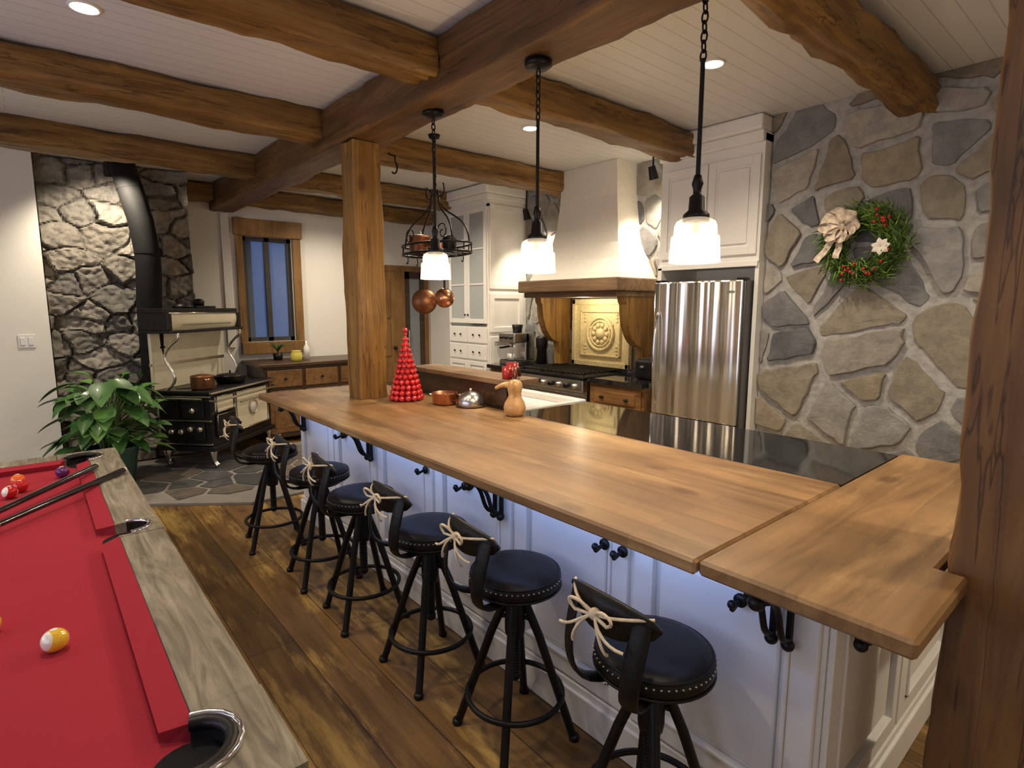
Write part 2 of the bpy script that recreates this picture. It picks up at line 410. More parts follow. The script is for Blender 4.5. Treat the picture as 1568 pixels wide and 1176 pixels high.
# ================================================================== ROOM
H=2.97
X0,X1,Y0,Y1=-7.4,1.6,-2.4,4.66
b=MB('floor');b.box(X0,X1,Y0,Y1,-.1,0,WF);b.done()
b=MB('ceiling');b.box(X0,X1,Y0,Y1,H,H+.1,CEILM);b.done()
b=MB('wall_left')
wy0,wy1,wz0,wz1=2.03,2.62,1.16,2.44
b.box(X0-.15,X0,Y0,wy0,0,H,WALLM);b.box(X0-.15,X0,wy1,Y1,0,H,WALLM)
b.box(X0-.15,X0,wy0,wy1,0,wz0,WALLM);b.box(X0-.15,X0,wy0,wy1,wz1,H,WALLM);b.done()
b=MB('wall_left_projection');b.box(X0,-6.72,Y0,.14,0,H,WALLM);b.done()
b=MB('wall_back');b.box(X0-.15,X1,Y1,Y1+.15,0,H,WALLM);b.done()
b=MB('wall_right');b.box(X1,X1+.15,Y0,Y1,0,H,WALLM);b.done()
b=MB('wall_front');b.box(X0-.15,X1+.15,Y0-.15,Y0,0,H,WALLM);b.done()
pal=[(.19,.195,.20),(.24,.24,.238),(.28,.272,.257),(.12,.125,.135),(.28,.243,.17),(.33,.31,.27),(.20,.20,.208),(.29,.258,.20),(.25,.226,.175)]
b=MB('wall_stone');b.box(-2.04,X1,4.235,Y1,0,H,MORT)
stones(b,(-2.04,4.235,0),(1,0,0),(0,0,1),(0,-1,0),3.6,H,.30,.24,29,.044,.012,.035,STONE,pal,.010,.22,facet=.03)
b.done()
b=MB('stone_backsplash');b.box(-5.12,-2.93,4.60,Y1-.002,.9,H,MORT)
stones(b,(-5.12,4.60,.9),(1,0,0),(0,0,1),(0,-1,0),2.17,H-.9,.27,.22,5,.032,.01,.035,STONE,pal,.009,.2,facet=.03);b.done()
pald=[(.24,.222,.20),(.29,.27,.24),(.18,.172,.158),(.33,.305,.27),(.26,.24,.21),(.20,.19,.18)]
b=MB('stone_chimney');crag(b,-6.92,.14,1.24,H,21,STONED,pald);b.box(X0,-6.915,.14,1.38,0,H,STONED)
b.done(fix=False)
hp=[(-6.7,.16),(-5.7,.16),(-5.22,.6),(-4.72,1.25),(-4.72,1.75),(-5.9,3.0),(-6.55,2.5),(-6.55,1.45),(-6.75,1.45)]
b=MB('slate_hearth');b.prism(hp,.001,.02,GROUT)
rnd=random.Random(3)
def inhp(p):
    c=False
    for i in range(len(hp)):
        a,q=hp[i],hp[i-1]
        if (a[1]>p[1])!=(q[1]>p[1]) and p[0]<(q[0]-a[0])*(p[1]-a[1])/(q[1]-a[1])+a[0]: c=not c
    return c
sl=[(.06,.065,.07),(.09,.09,.095),(.12,.115,.11),(.08,.085,.08),(.14,.12,.10)]
for poly in cells(2.4,3.0,.32,.32,rnd,.03,.15):
    P=[(x-7.0,y+.1) for x,y in poly]
    if all(inhp(p) for p in P):
        n=len(P);k=rnd.choice(sl)
        b.add([(x,y,.02) for x,y in P]+[(x,y,.027) for x,y in P],[list(range(n,2*n))]+[(i,(i+1)%n,n+(i+1)%n,n+i) for i in range(n)],SLATE,False,k)
b.done()

# ------------------------------------------------------------------ beams / posts
BZ=2.69;BS=2.765
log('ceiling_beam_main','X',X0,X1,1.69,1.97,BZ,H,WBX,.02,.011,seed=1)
for i,(a,c) in enumerate([(-1.26,-1.03),(-2.83,-2.59),(-4.48,-4.22),(-6.1,-5.87),(-7.38,-7.15)]):
    log('ceiling_beam','Y',1.965,4.22 if i<2 else 4.59,a,c,BS if i else BS-.02,H,WB,.07 if i==0 else .035,.018 if i else .024,seed=3+i)
for i,(a,c) in enumerate([(-1.26,-1.03),(-2.80,-2.56),(-4.29,-4.04),(-5.86,-5.6),(-7.38,-7.15)]):
    log('ceiling_beam','Y',Y0 if i<4 else .16,1.695,a,c,BS,H,WB,.035,.018,seed=13+i)
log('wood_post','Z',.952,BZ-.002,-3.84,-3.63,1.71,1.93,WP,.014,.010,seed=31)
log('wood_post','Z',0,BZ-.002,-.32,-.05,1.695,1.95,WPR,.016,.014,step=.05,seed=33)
# ------------------------------------------------------------------ window
b=MB('window_1')
for (a,c,d,e) in ((wy0-.08,wy0,wz0-.1,wz1),(wy1,wy1+.10,wz0-.1,wz1)): b.box(X0+.002,X0+.04,a,c,d,e,WDR,.004)
b.box(X0+.002,X0+.06,wy0-.1,wy1+.12,wz1,wz1+.2,WDR,.006)
b.box(X0+.002,X0+.07,wy0-.08,wy1+.10,wz0-.15,wz0,WDR,.006)
DKF=M('window_frame_dark',(.05,.045,.04),.4)
for (a,c,d,e) in ((wy0,wy0+.05,wz0,wz1),(wy1-.05,wy1,wz0,wz1),(wy0,wy1,wz0,wz0+.05),(wy0,wy1,wz1-.05,wz1),((wy0+wy1)/2-.03,(wy0+wy1)/2+.03,wz0,wz1)):
    b.box(X0-.1,X0-.04,a,c,d,e,DKF)
b.box(X0-.075,X0-.07,wy0,wy1,wz0,wz1,PANE)
b.done()
b=MB('trim_1');b.box(X0+.002,X0+.03,1.80,1.89,1.10,2.68,WHITE,.003);b.done()
b=MB('snow_ground');b.box(-30,-7.7,-10,16,-.4,-.3,SNOW);b.done()
for k,(x,y) in enumerate([(-11,3.0),(-12.5,4.4),(-10,3.7),(-14,5.2),(-13,3.3)]):
    b=MB('tree_trunk');b.tube([(x,y,-.3),(x+.1,y,2),(x,y+.1,6)],[.16,.13,.08],BARK);b.done()
# ------------------------------------------------------------------ doors on left wall
b=MB('door_1')
def panel_door(b,y0,y1,z1,glass=False,mat=WDR):
    x=X0+.003
    b.box(x,x+.03,y0-.07,y0,0,z1+.08,mat,.004);b.box(x,x+.03,y1,y1+.07,0,z1+.08,mat,.004);b.box(x,x+.03,y0,y1,z1,z1+.08,mat,.004)
    if not glass:
        b.box(x,x+.02,y0,y1,0,z1,mat)
        zs=[.15,.8,.88,1.35,1.43,z1-.12]
        for i in range(0,6,2): b.box(x+.02,x+.032,y0+.1,y1-.1,zs[i],zs[i+1],mat,.01)
        b.sph((x+.06,y1-.05,1.0),.03,BLACK)
    else:
        b.box(x,x+.02,y0,y0+.08,0,z1,WDK);b.box(x,x+.02,y1-.08,y1,0,z1,WDK);b.box(x,x+.02,y0,y1,0,.5,WDK);b.box(x,x+.02,y0,y1,z1-.1,z1,WDK)
        b.box(x+.004,x+.012,y0+.08,y1-.08,.5,z1-.1,DOORGL);b.cyl((x+.06,y0+.04,1),(x+.06,y0+.04,1.25),.01,NICK)
panel_door(b,3.68,4.08,2.1);b.done()
b=MB('door_2');panel_door(b,4.22,4.55,2.1,True);b.done()
# ------------------------------------------------------------------ sideboard under window
b=MB('sideboard')
b.box(-7.34,-6.7,1.98,3.35,.06,.90,WDK,.004);b.box(-7.38,-6.66,1.93,3.4,.90,.94,WDK,.008)
for k in range(3):
    y0=2.02+k*.44
    b.box(-6.7,-6.685,y0,y0+.4,.66,.86,WCAB,.006);b.box(-6.7,-6.685,y0,y0+.4,.12,.62,WCAB,.006)
    b.sph((-6.67,y0+.2,.76),.016,BLACK);b.box(-6.685,-6.68,y0+.06,y0+.34,.18,.56,WCAB,.003)
for x in (-7.3,-6.74):
    for y in (2.02,3.3): b.box(x-.03,x+.03,y-.03,y+.03,0,.06,WDK)
b.done()
b=MB('yellow_jar');b.lathe([(0,0),(.05,0),(.065,.03),(.065,.09),(.05,.12),(.055,.13),(0,.13)],(-6.85,2.42,.941),YPOT);b.done()
b=MB('soap_bottle');b.lathe([(0,0),(.035,0),(.035,.15),(.012,.19),(.012,.23),(0,.23)],(-7.0,2.6,.941),PLAST);b.done()
b=MB('potted_herb');b.lathe([(0,0),(.05,0),(.06,.08),(.05,.08),(0,.07)],(-7.15,2.3,.941),BLACK)
for k in range(14):
    a=random.uniform(0,6.28);b.tube(bez((-7.15,2.3,1.0),(-7.15,2.3,1.08),(-7.15+.05*cos(a),2.3+.05*sin(a),1.12),(-7.15+.1*cos(a),2.3+.1*sin(a),1.12+random.random()*.05),5),[.004,.01,.02,.02,.012,.002],LEAF,5,flat=.2)
b.done()

# ------------------------------------------------------------------ ISLAND
CT=.95
b=MB('kitchen_island')
IX0,IX1,IY0,IY1=-4.2,-.5,1.5,2.80
b.box(IX0,IX1,IY0,IY1,0,CT-.045,WHITE)
def hpanel(b,face,a0,a1,z0,z1,w=.07,base=None):
    def bb(p,q,r,s,d0,d1,bev=.004):
        if face=='F': b.box(p,q,IY0-d1,IY0-d0,r,s,WHITE,bev)
        elif face=='R': b.box(IX1+d0,IX1+d1,p,q,r,s,WHITE,bev)
        else: b.box(IX0-d1,IX0-d0,p,q,r,s,WHITE,bev)
    bb(a0,a0+w,z0,z1,0,.018);bb(a1-w,a1,z0,z1,0,.018);bb(a0+w,a1-w,z0,z0+w,0,.018);bb(a0+w,a1-w,z1-w,z1,0,.018)
    m=.03;bb(a0+w+m,a1-w-m,z0+w+m,z1-w-m,0,.012,.008)
    t=.012;bb(a0+w,a0+w+t,z0+w,z1-w,.0,.026,.003);bb(a1-w-t,a1-w,z0+w,z1-w,0,.026,.003);bb(a0+w,a1-w,z0+w,z0+w+t,0,.026,.003);bb(a0+w,a1-w,z1-w-t,z1-w,0,.026,.003)
n=6
for k in range(n):
    a=IX0+(IX1-IX0)*k/n;c=IX0+(IX1-IX0)*(k+1)/n;hpanel(b,'F',a+.012,c-.012,.17,.895)
for k in range(2):
    a=IY0+(IY1-IY0)*k/2;c=IY0+(IY1-IY0)*(k+1)/2;hpanel(b,'R',a+.01,c-.01,.17,.895);hpanel(b,'L',a+.01,c-.01,.17,.895)
for z1_,d in ((.13,.03),(.16,.02)):
    b.box(IX0-d,IX1+d,IY0-d,IY0,0,z1_,WHITE,.005);b.box(IX1,IX1+d,IY0,IY1,0,z1_,WHITE,.005);b.box(IX0-d,IX0,IY0,IY1,0,z1_,WHITE,.005)
b.done()
zc0=CT-.043
b=MB('wood_countertop')
b.prism([(-4.4,1.255),(-.743,1.255),(-.743,2.235),(-4.4,2.235)],zc0,CT,WCX)
b.done().modifiers.new('bv','BEVEL').width=.008
b=MB('wood_countertop')
b.prism([(-.74,1.265),(-.262,1.265),(-.262,1.685),(-.326,1.685),(-.326,1.96),(-.262,1.96),(-.262,2.92),(-.74,2.92)],zc0,CT,WCY)
b.done().modifiers.new('bv','BEVEL').width=.008
b=MB('granite_countertop')
b.prism([(-4.4,2.238),(-3.32,2.238),(-3.32,2.89),(-4.4,2.89)],zc0,CT-.002,GRAN)
b.prism([(-2.62,2.238),(-.743,2.238),(-.743,2.89),(-2.62,2.89)],zc0,CT-.002,GRAN)
b.prism([(-3.32,2.238),(-2.62,2.238),(-2.62,2.33),(-3.32,2.33)],zc0,CT-.002,GRAN)
b.done()
b=MB('farmhouse_sink')
b.box(-3.315,-2.625,2.335,2.37,zc0,CT+.008,FIRE,.008);b.box(-3.315,-2.625,2.86,2.92,zc0-.0,CT+.008,FIRE,.008)
b.box(-3.315,-3.28,2.37,2.86,zc0,CT+.008,FIRE,.008);b.box(-2.66,-2.625,2.37,2.86,zc0,CT+.008,FIRE,.008);b.box(-3.29,-2.65,2.36,2.87,zc0,zc0+.004,FIRE)
b.done()
b=MB('raised_ledge')
b.box(-3.9,-2.68,2.26,2.52,1.10,1.135,WMT,.006)
b.box(-3.88,-3.84,2.3,2.5,CT,1.10,WMT);b.box(-2.75,-2.71,2.3,2.32,CT,1.10,WMT);b.box(-3.88,-2.71,2.30,2.32,CT,1.10,WDK)
b.done()
def bracket(b,x,y0,dx=0,dy=-1):
    def P(o,z,s=0): return (x+dx*o+ (dy*s), y0+dy*o+(dx*s), z)
    for s in (-.022,.022):
        b.tube([P(.012,.90,s),P(.012,.72,s)],.010,BLACK,8)
        b.tube([P(.012,.890,s),P(.17,.890,s)],.010,BLACK,8)
        b.tube(bez(P(.02,.73,s),P(.10,.74,s),P(.05,.86,s),P(.16,.885,s)),.009,BLACK,8)
        b.sph(P(.018,.715,s),.018,BLACK,n=12)
    b.sph(P(.165,.878),.022,BLACK)
for x in (-4.05,-3.0,-1.8,-.6):
    b=MB('iron_bracket');bracket(b,x,1.47);b.done()
b=MB('iron_bracket');bracket(b,-.47,1.62,1,0);b.done()
for x in (-3.4,-2.4,-2.06,-1.22,-1.14,-.72):
    b=MB('coat_hook');z=.775;b.lathe([(0,0),(.020,0),(.020,.008),(0,.01)],(x,1.463,z),BLACK,12,'Y')
    b.tube(bez((x,1.465,z),(x,1.42,z-.005),(x,1.42,z-.025),(x,1.418,z+.003),8),.007,BLACK,8);b.sph((x,1.418,z+.005),.013,BLACK,n=10);b.done()
# ------------------------------------------------------------------ STOOL
def stool():
    b=MB('bar_stool')
    SZ=.66
    prof=[(0,SZ-.068),(.15,SZ-.068),(.162,SZ-.063),(.169,SZ-.04),(.167,SZ-.02),(.156,SZ-.004),(.13,SZ+.006),(.08,SZ+.01),(0,SZ+.011)]
    b.lathe(prof,(0,0,0),LEATH,40)
    b.ring((0,0,SZ-.055),.167,.004,LEATH,40,6);b.ring((0,0,SZ-.010),.161,.0045,LEATH,40,6)
    for k in range(56):
        t=2*pi*k/56;b.box(.1685*cos(t)-.002,.1685*cos(t)+.002,.1685*sin(t)-.002,.1685*sin(t)+.002,SZ-.023,SZ-.0205,STITCH)
    b.lathe([(0,SZ-.088),(.12,SZ-.088),(.125,SZ-.078),(.12,SZ-.067),(0,SZ-.067)],(0,0,0),BLACK,24)
    b.cyl((0,0,.24),(0,0,SZ-.08),.018,BLACK,14)
    b.lathe([(.0,.40),(.035,.40),(.038,.42),(.038,.50),(.032,.53),(.032,.555),(.0,.555)],(0,0,0),BLACK,18)
    for z in [.26+.012*i for i in range(11)]: b.ring((0,0,z),.018,.003,BLACK,14,5)
    b.sph((0,0,.235),.023,BLACK,n=10)
    for k in range(4):
        t=pi/4+k*pi/2;c,s=cos(t),sin(t)
        b.tube([(.028*c,.028*s,.55),(.09*c,.09*s,.40),(.225*c,.225*s,.0)],[.0155,.016,.0155],BLACK,10)
        b.lathe([(0,0),(.019,0),(.021,.012),(.017,.022),(0,.022)],(.225*c,.225*s,0),BLACK,10)
        b.cyl((.03*c,.03*s,.47),(.07*c,.07*s,.46),.008,BLACK,8)
    b.ring((0,0,.17),.178,.0105,BLACK,40,8)
    R=.215;rows=[];K=16
    for i in range(K+1):
        u=-1+2*i/K;t=-pi/2+u*radians(42)
        zt=.890-.045*u*u;zb=.775+.035*u*u
        if abs(u)>.99: zt-=.012;zb+=.012
        rin,ro=R-.007,R+.007
        rows.append([(rin*cos(t),rin*sin(t),zb),(ro*cos(t)*1.0,ro*sin(t),zb),(ro*1.03*cos(t),ro*1.03*sin(t),(zt+zb)/2),((ro+.012)*cos(t),(ro+.012)*sin(t),zt),((rin+.012)*cos(t),(rin+.012)*sin(t),zt),(rin*1.03*cos(t),rin*1.03*sin(t),(zt+zb)/2)])
    b.strip(rows,LEATH,True,closed=True);b.add(rows[0],[range(6)],LEATH);b.add(rows[-1],[range(6)],LEATH)
    for sx in (-1,1):
        x=sx*.10
        pts=bez((x*.5,-.06,SZ-.078),(x,-.28,SZ-.10),(x*1.15,-.235,.70),(x*1.12,-.195,.84),12)
        b.tube(pts,.026,LEATH,10,flat=.25,up=(1,0,0))
    yb=-R-.028;z=.835
    b.sph((0,yb,z),.016,ROPE,n=10)
    for s in (-1,1):
        b.tube([(0,yb,z)]+bez((0,yb,z),(s*.05,yb-.03,z+.05),(s*.10,yb-.02,z+.02),(s*.055,yb-.015,z-.005),8)+[(0,yb-.005,z)],.0045,ROPE,6)
        for q in (0,.25): b.tube(bez((0,yb,z),(s*.03,yb-.03,z-.01),(s*.055,yb-.03,z-.05-q*.1),(s*(.10-q*.2),yb-.015+.01*s,z-.055-q*.12),8),.0042,ROPE,6)
        b.tube(bez((0,yb,z),(s*.05,yb-.01,z+.01),(s*.1,yb+.02,z+.02),(s*.135,yb+.065,z+.022),8),.0045,ROPE,6)
    return b
SP=[(-.86,1.26,-.05),(-1.47,1.27,-.1),(-2.02,1.25,-.02),(-2.62,1.22,-.12),(-3.17,1.22,-.1),(-3.86,1.16,-.2)]
so=None
for i,(x,y,r) in enumerate(SP):
    if so is None: so=stool().done((x,y,0),r)
    else: inst(so,'bar_stool',(x,y,0),r)

# ------------------------------------------------------------------ PENDANTS
def pendant():
    b=MB('pendant_light')
    T=BZ-1.76
    b.lathe([(0,T),(.062,T),(.062,T-.02),(.05,T-.03),(.012,T-.034),(0,T-.034)],(0,0,0),BLACK,28)
    z=T-.034;i=0
    while z>T-.24:
        ax='X' if i%2 else 'Y';b.ring((0,0,z-.018),.02,.0035,BLACK,12,6,ax,sx=.55);z-=.031;i+=1
    b.cyl((0,0,z+.005),(0,0,.27),.008,BLACK,10)
    b.lathe([(.0,.30),(.012,.30),(.02,.27),(.014,.25),(.014,.235),(.026,.225),(.028,.18),(.045,.165),(.047,.14),(.0,.14)],(0,0,0),BLACK,24)
    prof=[(.045,.152),(.066,.140),(.072,.125),(.074,.09),(.082,.083),(.084,.05),(.087,.0)]
    b.lathe(prof,(0,0,0),SHADE,64,rib=.02)
    b.ring((0,0,0),.087,.003,SHADE,48,6);b.ring((0,0,.087),.081,.003,SHADE,48,6)
    b.sph((0,0,.065),.03,BULB,(1,1,1.25));b.cyl((0,0,.10),(0,0,.14),.014,NICK,12)
    return b
po=None
for x in (-2.85,-1.98,-1.15):
    if po is None: po=pendant().done((x,1.84,1.76))
    else: inst(po,'pendant_light',(x,1.84,1.76))
    l=bpy.data.lights.new('bulb','POINT');l.energy=24;l.color=(1,.77,.48);l.shadow_soft_size=.04
    o=bpy.data.objects.new('pendant_bulb_light',l);scn.collection.objects.link(o);o.location=(x,1.84,1.80)
# ------------------------------------------------------------------ downlights
DL=[(-1.86,3.08,125),(-3.4,3.08,155),(-5.0,3.08,165),(-.4,3.08,85),(-3.43,.32,68),(-1.86,.1,58),(-5.0,-.9,90),(-.15,.6,50),(-6.5,3.0,130),(-3.43,-1.4,60),(-1.2,-1.4,45),(.75,2.2,135)]  # only some are real fixtures; others added for light, last for the island side
for (x,y,e) in DL:
    b=MB('recessed_downlight');b.ring((x,y,H-.004),.06,.007,WHITE,24,8);b.lathe([(0,0),(.055,0)],(x,y,H-.003),LEDD,24);b.done()
    l=bpy.data.lights.new('dl','SPOT');l.energy=e;l.color=(1,.85,.65);l.spot_size=radians(142);l.spot_blend=.9;l.shadow_soft_size=.06
    o=bpy.data.objects.new('downlight_lamp',l);scn.collection.objects.link(o);o.location=(x,y,H-.02)
def spot(x,y,z,tx,ty,tz,en,top=H,ang=80,col=(1,.86,.66)):
    b=MB('spot_light');d=(Vector((tx,ty,tz))-Vector((x,y,z))).normalized();p=Vector((x,y,z))
    b.lathe([(0,0),(.045,0),(.045,-.02),(0,-.022)],(x,y,top),BLACK,16)
    b.cyl((x,y,top-.02),(x,y,z+.03),.008,BLACK,8);b.tube([p-d*.06,p+d*.05],[.03,.042],BLACK,16,cap=False);b.tube([p-d*.061,p-d*.06],[.03,.03],BLACK,16)
    b.tube([p+d*.035,p+d*.036],[.038,.038],LEDD,16);b.done()
    l=bpy.data.lights.new('sp','SPOT');l.energy=en;l.color=col;l.spot_size=radians(ang);l.spot_blend=.6;l.shadow_soft_size=.03
    o=bpy.data.objects.new('spot_lamp',l);scn.collection.objects.link(o);o.location=p+d*.06;o.rotation_euler=d.to_track_quat('-Z','Y').to_euler()
spot(-6.2,.64,2.78,-6.88,.85,1.7,95,ang=135)
spot(-3.12,4.28,2.76,-3.1,4.55,2.0,60,ang=110)
spot(-4.78,4.28,2.6,-4.75,4.55,1.7,60,ang=110)
l=bpy.data.lights.new('hood_fill_light','POINT');l.energy=9;l.color=(1,.85,.6);l.shadow_soft_size=.04  # added fill that brightens the medallion panel; no fixture under the hood
o=bpy.data.objects.new('hood_fill_light',l);scn.collection.objects.link(o);o.location=(-3.85,4.2,1.64)
def area(name,loc,tgt,sx,sy,en,col):
    l=bpy.data.lights.new(name,'AREA');l.shape='RECTANGLE';l.size=sx;l.size_y=sy;l.energy=en;l.color=col
    o=bpy.data.objects.new(name,l);scn.collection.objects.link(o);o.location=loc
    o.rotation_euler=(Vector(tgt)-Vector(loc)).to_track_quat('-Z','Y').to_euler();return o
area('daylight_fill',(-2.2,Y0+.1,1.35),(-2.2,2,1.2),4.5,1.6,48,(.62,.73,1))  # added bluish fill for daylight; this wall has no window
b=MB('led_strip');b.box(-4.3,-.6,1.30,1.312,CT-.052,CT-.044,emit('led_blue',(.3,.45,1),1.5));b.done()
area('under_counter_led',(-2.45,1.31,CT-.056),(-2.45,1.5,.65),3.6,.02,3.8,(.30,.46,1))

# ------------------------------------------------------------------ POOL TABLE
PZ=.80;TX0,TX1,TY0,TY1=-3.86,-.92,-1.32,.31
BED=PZ-.04
b=MB('pool_table')
rw=.135
def rail(x0,x1,y0,y1): b.box(x0,x1,y0,y1,PZ-.05,PZ,WRAIL,.008)
rail(-3.60,-2.48,TY1-rw,TY1);rail(-2.32,-1.19,TY1-rw,TY1);rail(-3.60,-2.48,TY0,TY0+rw);rail(-2.32,-1.19,TY0,TY0+rw)
rail(TX0,TX0+rw,-1.06,.05);rail(TX1-rw,TX1,-1.06,.05)
def pocket_shade_disc(pc,R): b.lathe([(0,.0015),(R-.002,.0015)],(pc[0],pc[1],BED),PIPE,24)  # black disc laid on the bed paints the dark of the hole
for sx,xe in ((1,TX0),(-1,TX1)):
    for sy,ye in ((-1,TY1),(1,TY0)):
        x_in=-3.60 if sx>0 else -1.19
        pc=(-3.70 if sx>0 else -1.09, .155 if sy<0 else -1.165)
        outer=[(x_in,ye),(xe,ye),(xe,.05 if sy<0 else -1.06)]
        yin=ye+sy*rw;xin=xe+sx*rw;ys=.05 if sy<0 else -1.06
        arc=[]
        a0=atan2(ys-pc[1],xin-pc[0]) ;a1=atan2(yin-pc[1],x_in-pc[0])
        mid=atan2(ye-pc[1],xe-pc[0])
        def norm(a,ref):
            while a-ref>pi:a-=2*pi
            while a-ref<-pi:a+=2*pi
            return a
        a0=norm(a0,mid);a1=norm(a1,mid);R=.072
        for k in range(13):
            a=a0+(a1-a0)*k/12;arc.append((pc[0]+R*cos(a),pc[1]+R*sin(a)))
        poly=outer+[(xin,ys)]+arc+[(x_in,yin)]
        b.prism(poly,PZ-.05,PZ-.001,WRAIL)
        b.tube([(x,y,PZ-.004) for x,y in arc],.014,BLACK,8)
        b.strip([[(x,y,PZ-.004) for x,y in arc],[(pc[0]+(x-pc[0])*.9,pc[1]+(y-pc[1])*.9,BED) for x,y in arc]],PIPE)
        b.tube([(pc[0]+(R+.016)*cos(a0+(a1-a0)*k/12),pc[1]+(R+.016)*sin(a0+(a1-a0)*k/12),PZ+.002) for k in range(13)],.007,CHROME,8)
        pocket_shade_disc(pc,.068)
for sy,ye in ((-1,TY1),(1,TY0)):
    pc=(-2.40,ye+sy*.10);R=.066
    arc=[(pc[0]+R*cos(t),pc[1]-sy*R*sin(t)) for t in [pi*k/12 for k in range(13)]]
    b.prism([(-2.48,ye),(-2.32,ye),(-2.32,ye+sy*rw),(-2.334,ye+sy*rw)]+arc+[(-2.466,ye+sy*rw),(-2.48,ye+sy*rw)],PZ-.05,PZ-.001,WRAIL)
    b.strip([[(x,y,PZ-.002) for x,y in arc],[(x,y,BED) for x,y in arc]],PIPE)
    b.tube([(x,y,PZ+.002) for x,y in arc],.009,CHROME,8);pocket_shade_disc((pc[0],pc[1]+sy*.02),.062)
def cush(x0,x1,y0,y1,side):
    z=PZ-.003;h=.010;w=.055;m=.025
    if side[1]: 
        yi=y0+side[1]*w
        vs=[(x0,y0,z),(x1,y0,z),(x1-m,yi,z-h),(x0+m,yi,z-h),(x0,y0,z-.04),(x1,y0,z-.04),(x1-m,yi-side[1]*.012,z-.04),(x0+m,yi-side[1]*.012,z-.04)]
    else:
        xi=x0+side[0]*w
        vs=[(x0,y0,z),(x0,y1,z),(xi,y1-m,z-h),(xi,y0+m,z-h),(x0,y0,z-.04),(x0,y1,z-.04),(xi-side[0]*.012,y1-m,z-.04),(xi-side[0]*.012,y0+m,z-.04)]
    b.add(vs,[(0,1,2,3),(4,5,6,7),(2,3,7,6),(0,3,7,4),(1,2,6,5),(0,1,5,4)],FELTD)
for xx in ((-3.63,-2.465),(-2.335,-1.16)):
    cush(xx[0],xx[1],TY1-rw,0,(0,-1));cush(xx[0],xx[1],TY0+rw,0,(0,1))
cush(TX0+rw,0,-1.09,.08,(1,0));cush(TX1-rw,0,-1.09,.08,(-1,0))
b.box(TX0+.10,TX1-.10,TY0+.10,TY1-.10,BED-.03,BED,FELT)
b.box(TX0+.02,TX1-.02,TY0+.02,TY1-.02,PZ-.22,PZ-.05,WRAIL,.01)
for x in (TX0+.25,TX1-.25):
    for y in (TY0+.2,TY1-.2):
        b.lathe([(.0,0),(.06,0),(.075,.03),(.05,.08),(.065,.2),(.085,.38),(.085,.5),(.07,.56),(.07,.6),(0,.6)],(x,y,0),WRAIL,24)
b.done()
def ball(x,y,mat,stripe=None):
    b=MB('billiard_ball');R=.0285
    n=24
    for i in range(14):
        t0=pi*i/14;t1=pi*(i+1)/14
        m=mat if (stripe is None or 4<=i<=9) else stripe
        b.T=Matrix.Translation((x,y,BED+R+.0005))@Matrix.Rotation(radians(70),4,'X')@Matrix.Rotation(radians(25),4,'Y')
        b.lathe([(R*sin(t0),-R*cos(t0)),(R*sin(t1),-R*cos(t1))],(0,0,0),m,n)
    b.T=Matrix.Translation((x,y,BED+R+.0005))
    b.lathe([(0,R+.0004),(.008,R-.0008)],(0,0,0),WHT,12)
    b.done()
ball(-3.45,-.105,ORG);ball(-3.32,-.095,RED);ball(-3.24,-.13,RED,WHT);ball(-3.13,-.19,YEL);ball(-1.70,-.02,YEL,WHT);ball(-1.90,-.15,YEL);ball(-3.48,.06,M('ball_purple',(.1,.02,.12),.15))
CUEB=M('cue_black',(.01,.01,.012),.12,coat=.6)
def cue(p0,p1):
    b=MB('pool_cue');p0,p1=Vector(p0),Vector(p1);L_=lambda t:p0.lerp(p1,t)
    b.tube([L_(0),L_(.02),L_(.45)],[.013,.0145,.0115],CUEB,14)
    b.tube([L_(.45),L_(.46)],[.0118,.0116],CHROME,14);b.tube([L_(.46),L_(.985)],[.0114,.0065],GOURD,14);b.tube([L_(.985),L_(1)],[.0067,.0062],WHT,12)
    b.sph(L_(0),.0135,WHT,n=10);b.done()
def cuepts(x0,y0,x1,y1,ln=1.42):
    d=Vector((x1-x0,y1-y0)).normalized();return (x0,y0,PZ+.018),(x0+d.x*ln,y0+d.y*ln,BED+.011)
cue(*cuepts(-3.38,.19,-2.93,-.152));cue(*cuepts(-3.21,.285,-2.754,-.146))

# ------------------------------------------------------------------ STOVE
ST=Matrix.Translation((-5.87,1.27,0))@Matrix.Rotation(radians(133),4,'Z')
b=MB('wood_cook_stove');b.T=ST
b.box(.0,1.12,.02,.64,.76,.79,IRON,.008)
b.box(.03,1.08,.05,.6,.24,.76,IRON,.01)
b.box(.0,1.11,.02,.62,.20,.25,IRON,.012)
b.box(-.02,1.13,.0,.03,.765,.785,NICK,.004)
for x,y in ((.06,.08),(1.04,.08),(.06,.56),(1.04,.56)):
    b.tube(bez((x,y,.21),(x-.02,y-.02,.12),(x+.0,y,.1),(x-.0,y-.04,.055),8),[.04,.036,.03,.024,.02,.018,.02,.026,.028],NICK,10)
b.box(.08,.36,.03,.055,.58,.73,CREAM,.01);b.box(.40,.98,.03,.055,.33,.73,CREAM,.012);b.box(.08,.36,.03,.055,.33,.55,IRON,.01)
for (x0,x1,z0,z1) in ((.08,.36,.58,.73),(.40,.98,.33,.73),(.08,.36,.33,.55)):
    b.tube([(x0,.025,z0),(x1,.025,z0),(x1,.025,z1),(x0,.025,z1)],.008,NICK,8,closed=True)
b.ring((.69,.02,.53),.07,.008,NICK,24,8,'Y');b.lathe([(0,0),(.06,.0),(.06,.01)],(.69,.02,.53),WHITE,20,'Y')
b.cyl((.44,.0,.62),(.94,.0,.62),.009,NICK);b.cyl((-.01,-.03,.70),(1.12,-.03,.70),.012,NICK)
for x in (0,1.11): b.cyl((x,-.03,.70),(x,.04,.70),.01,NICK)
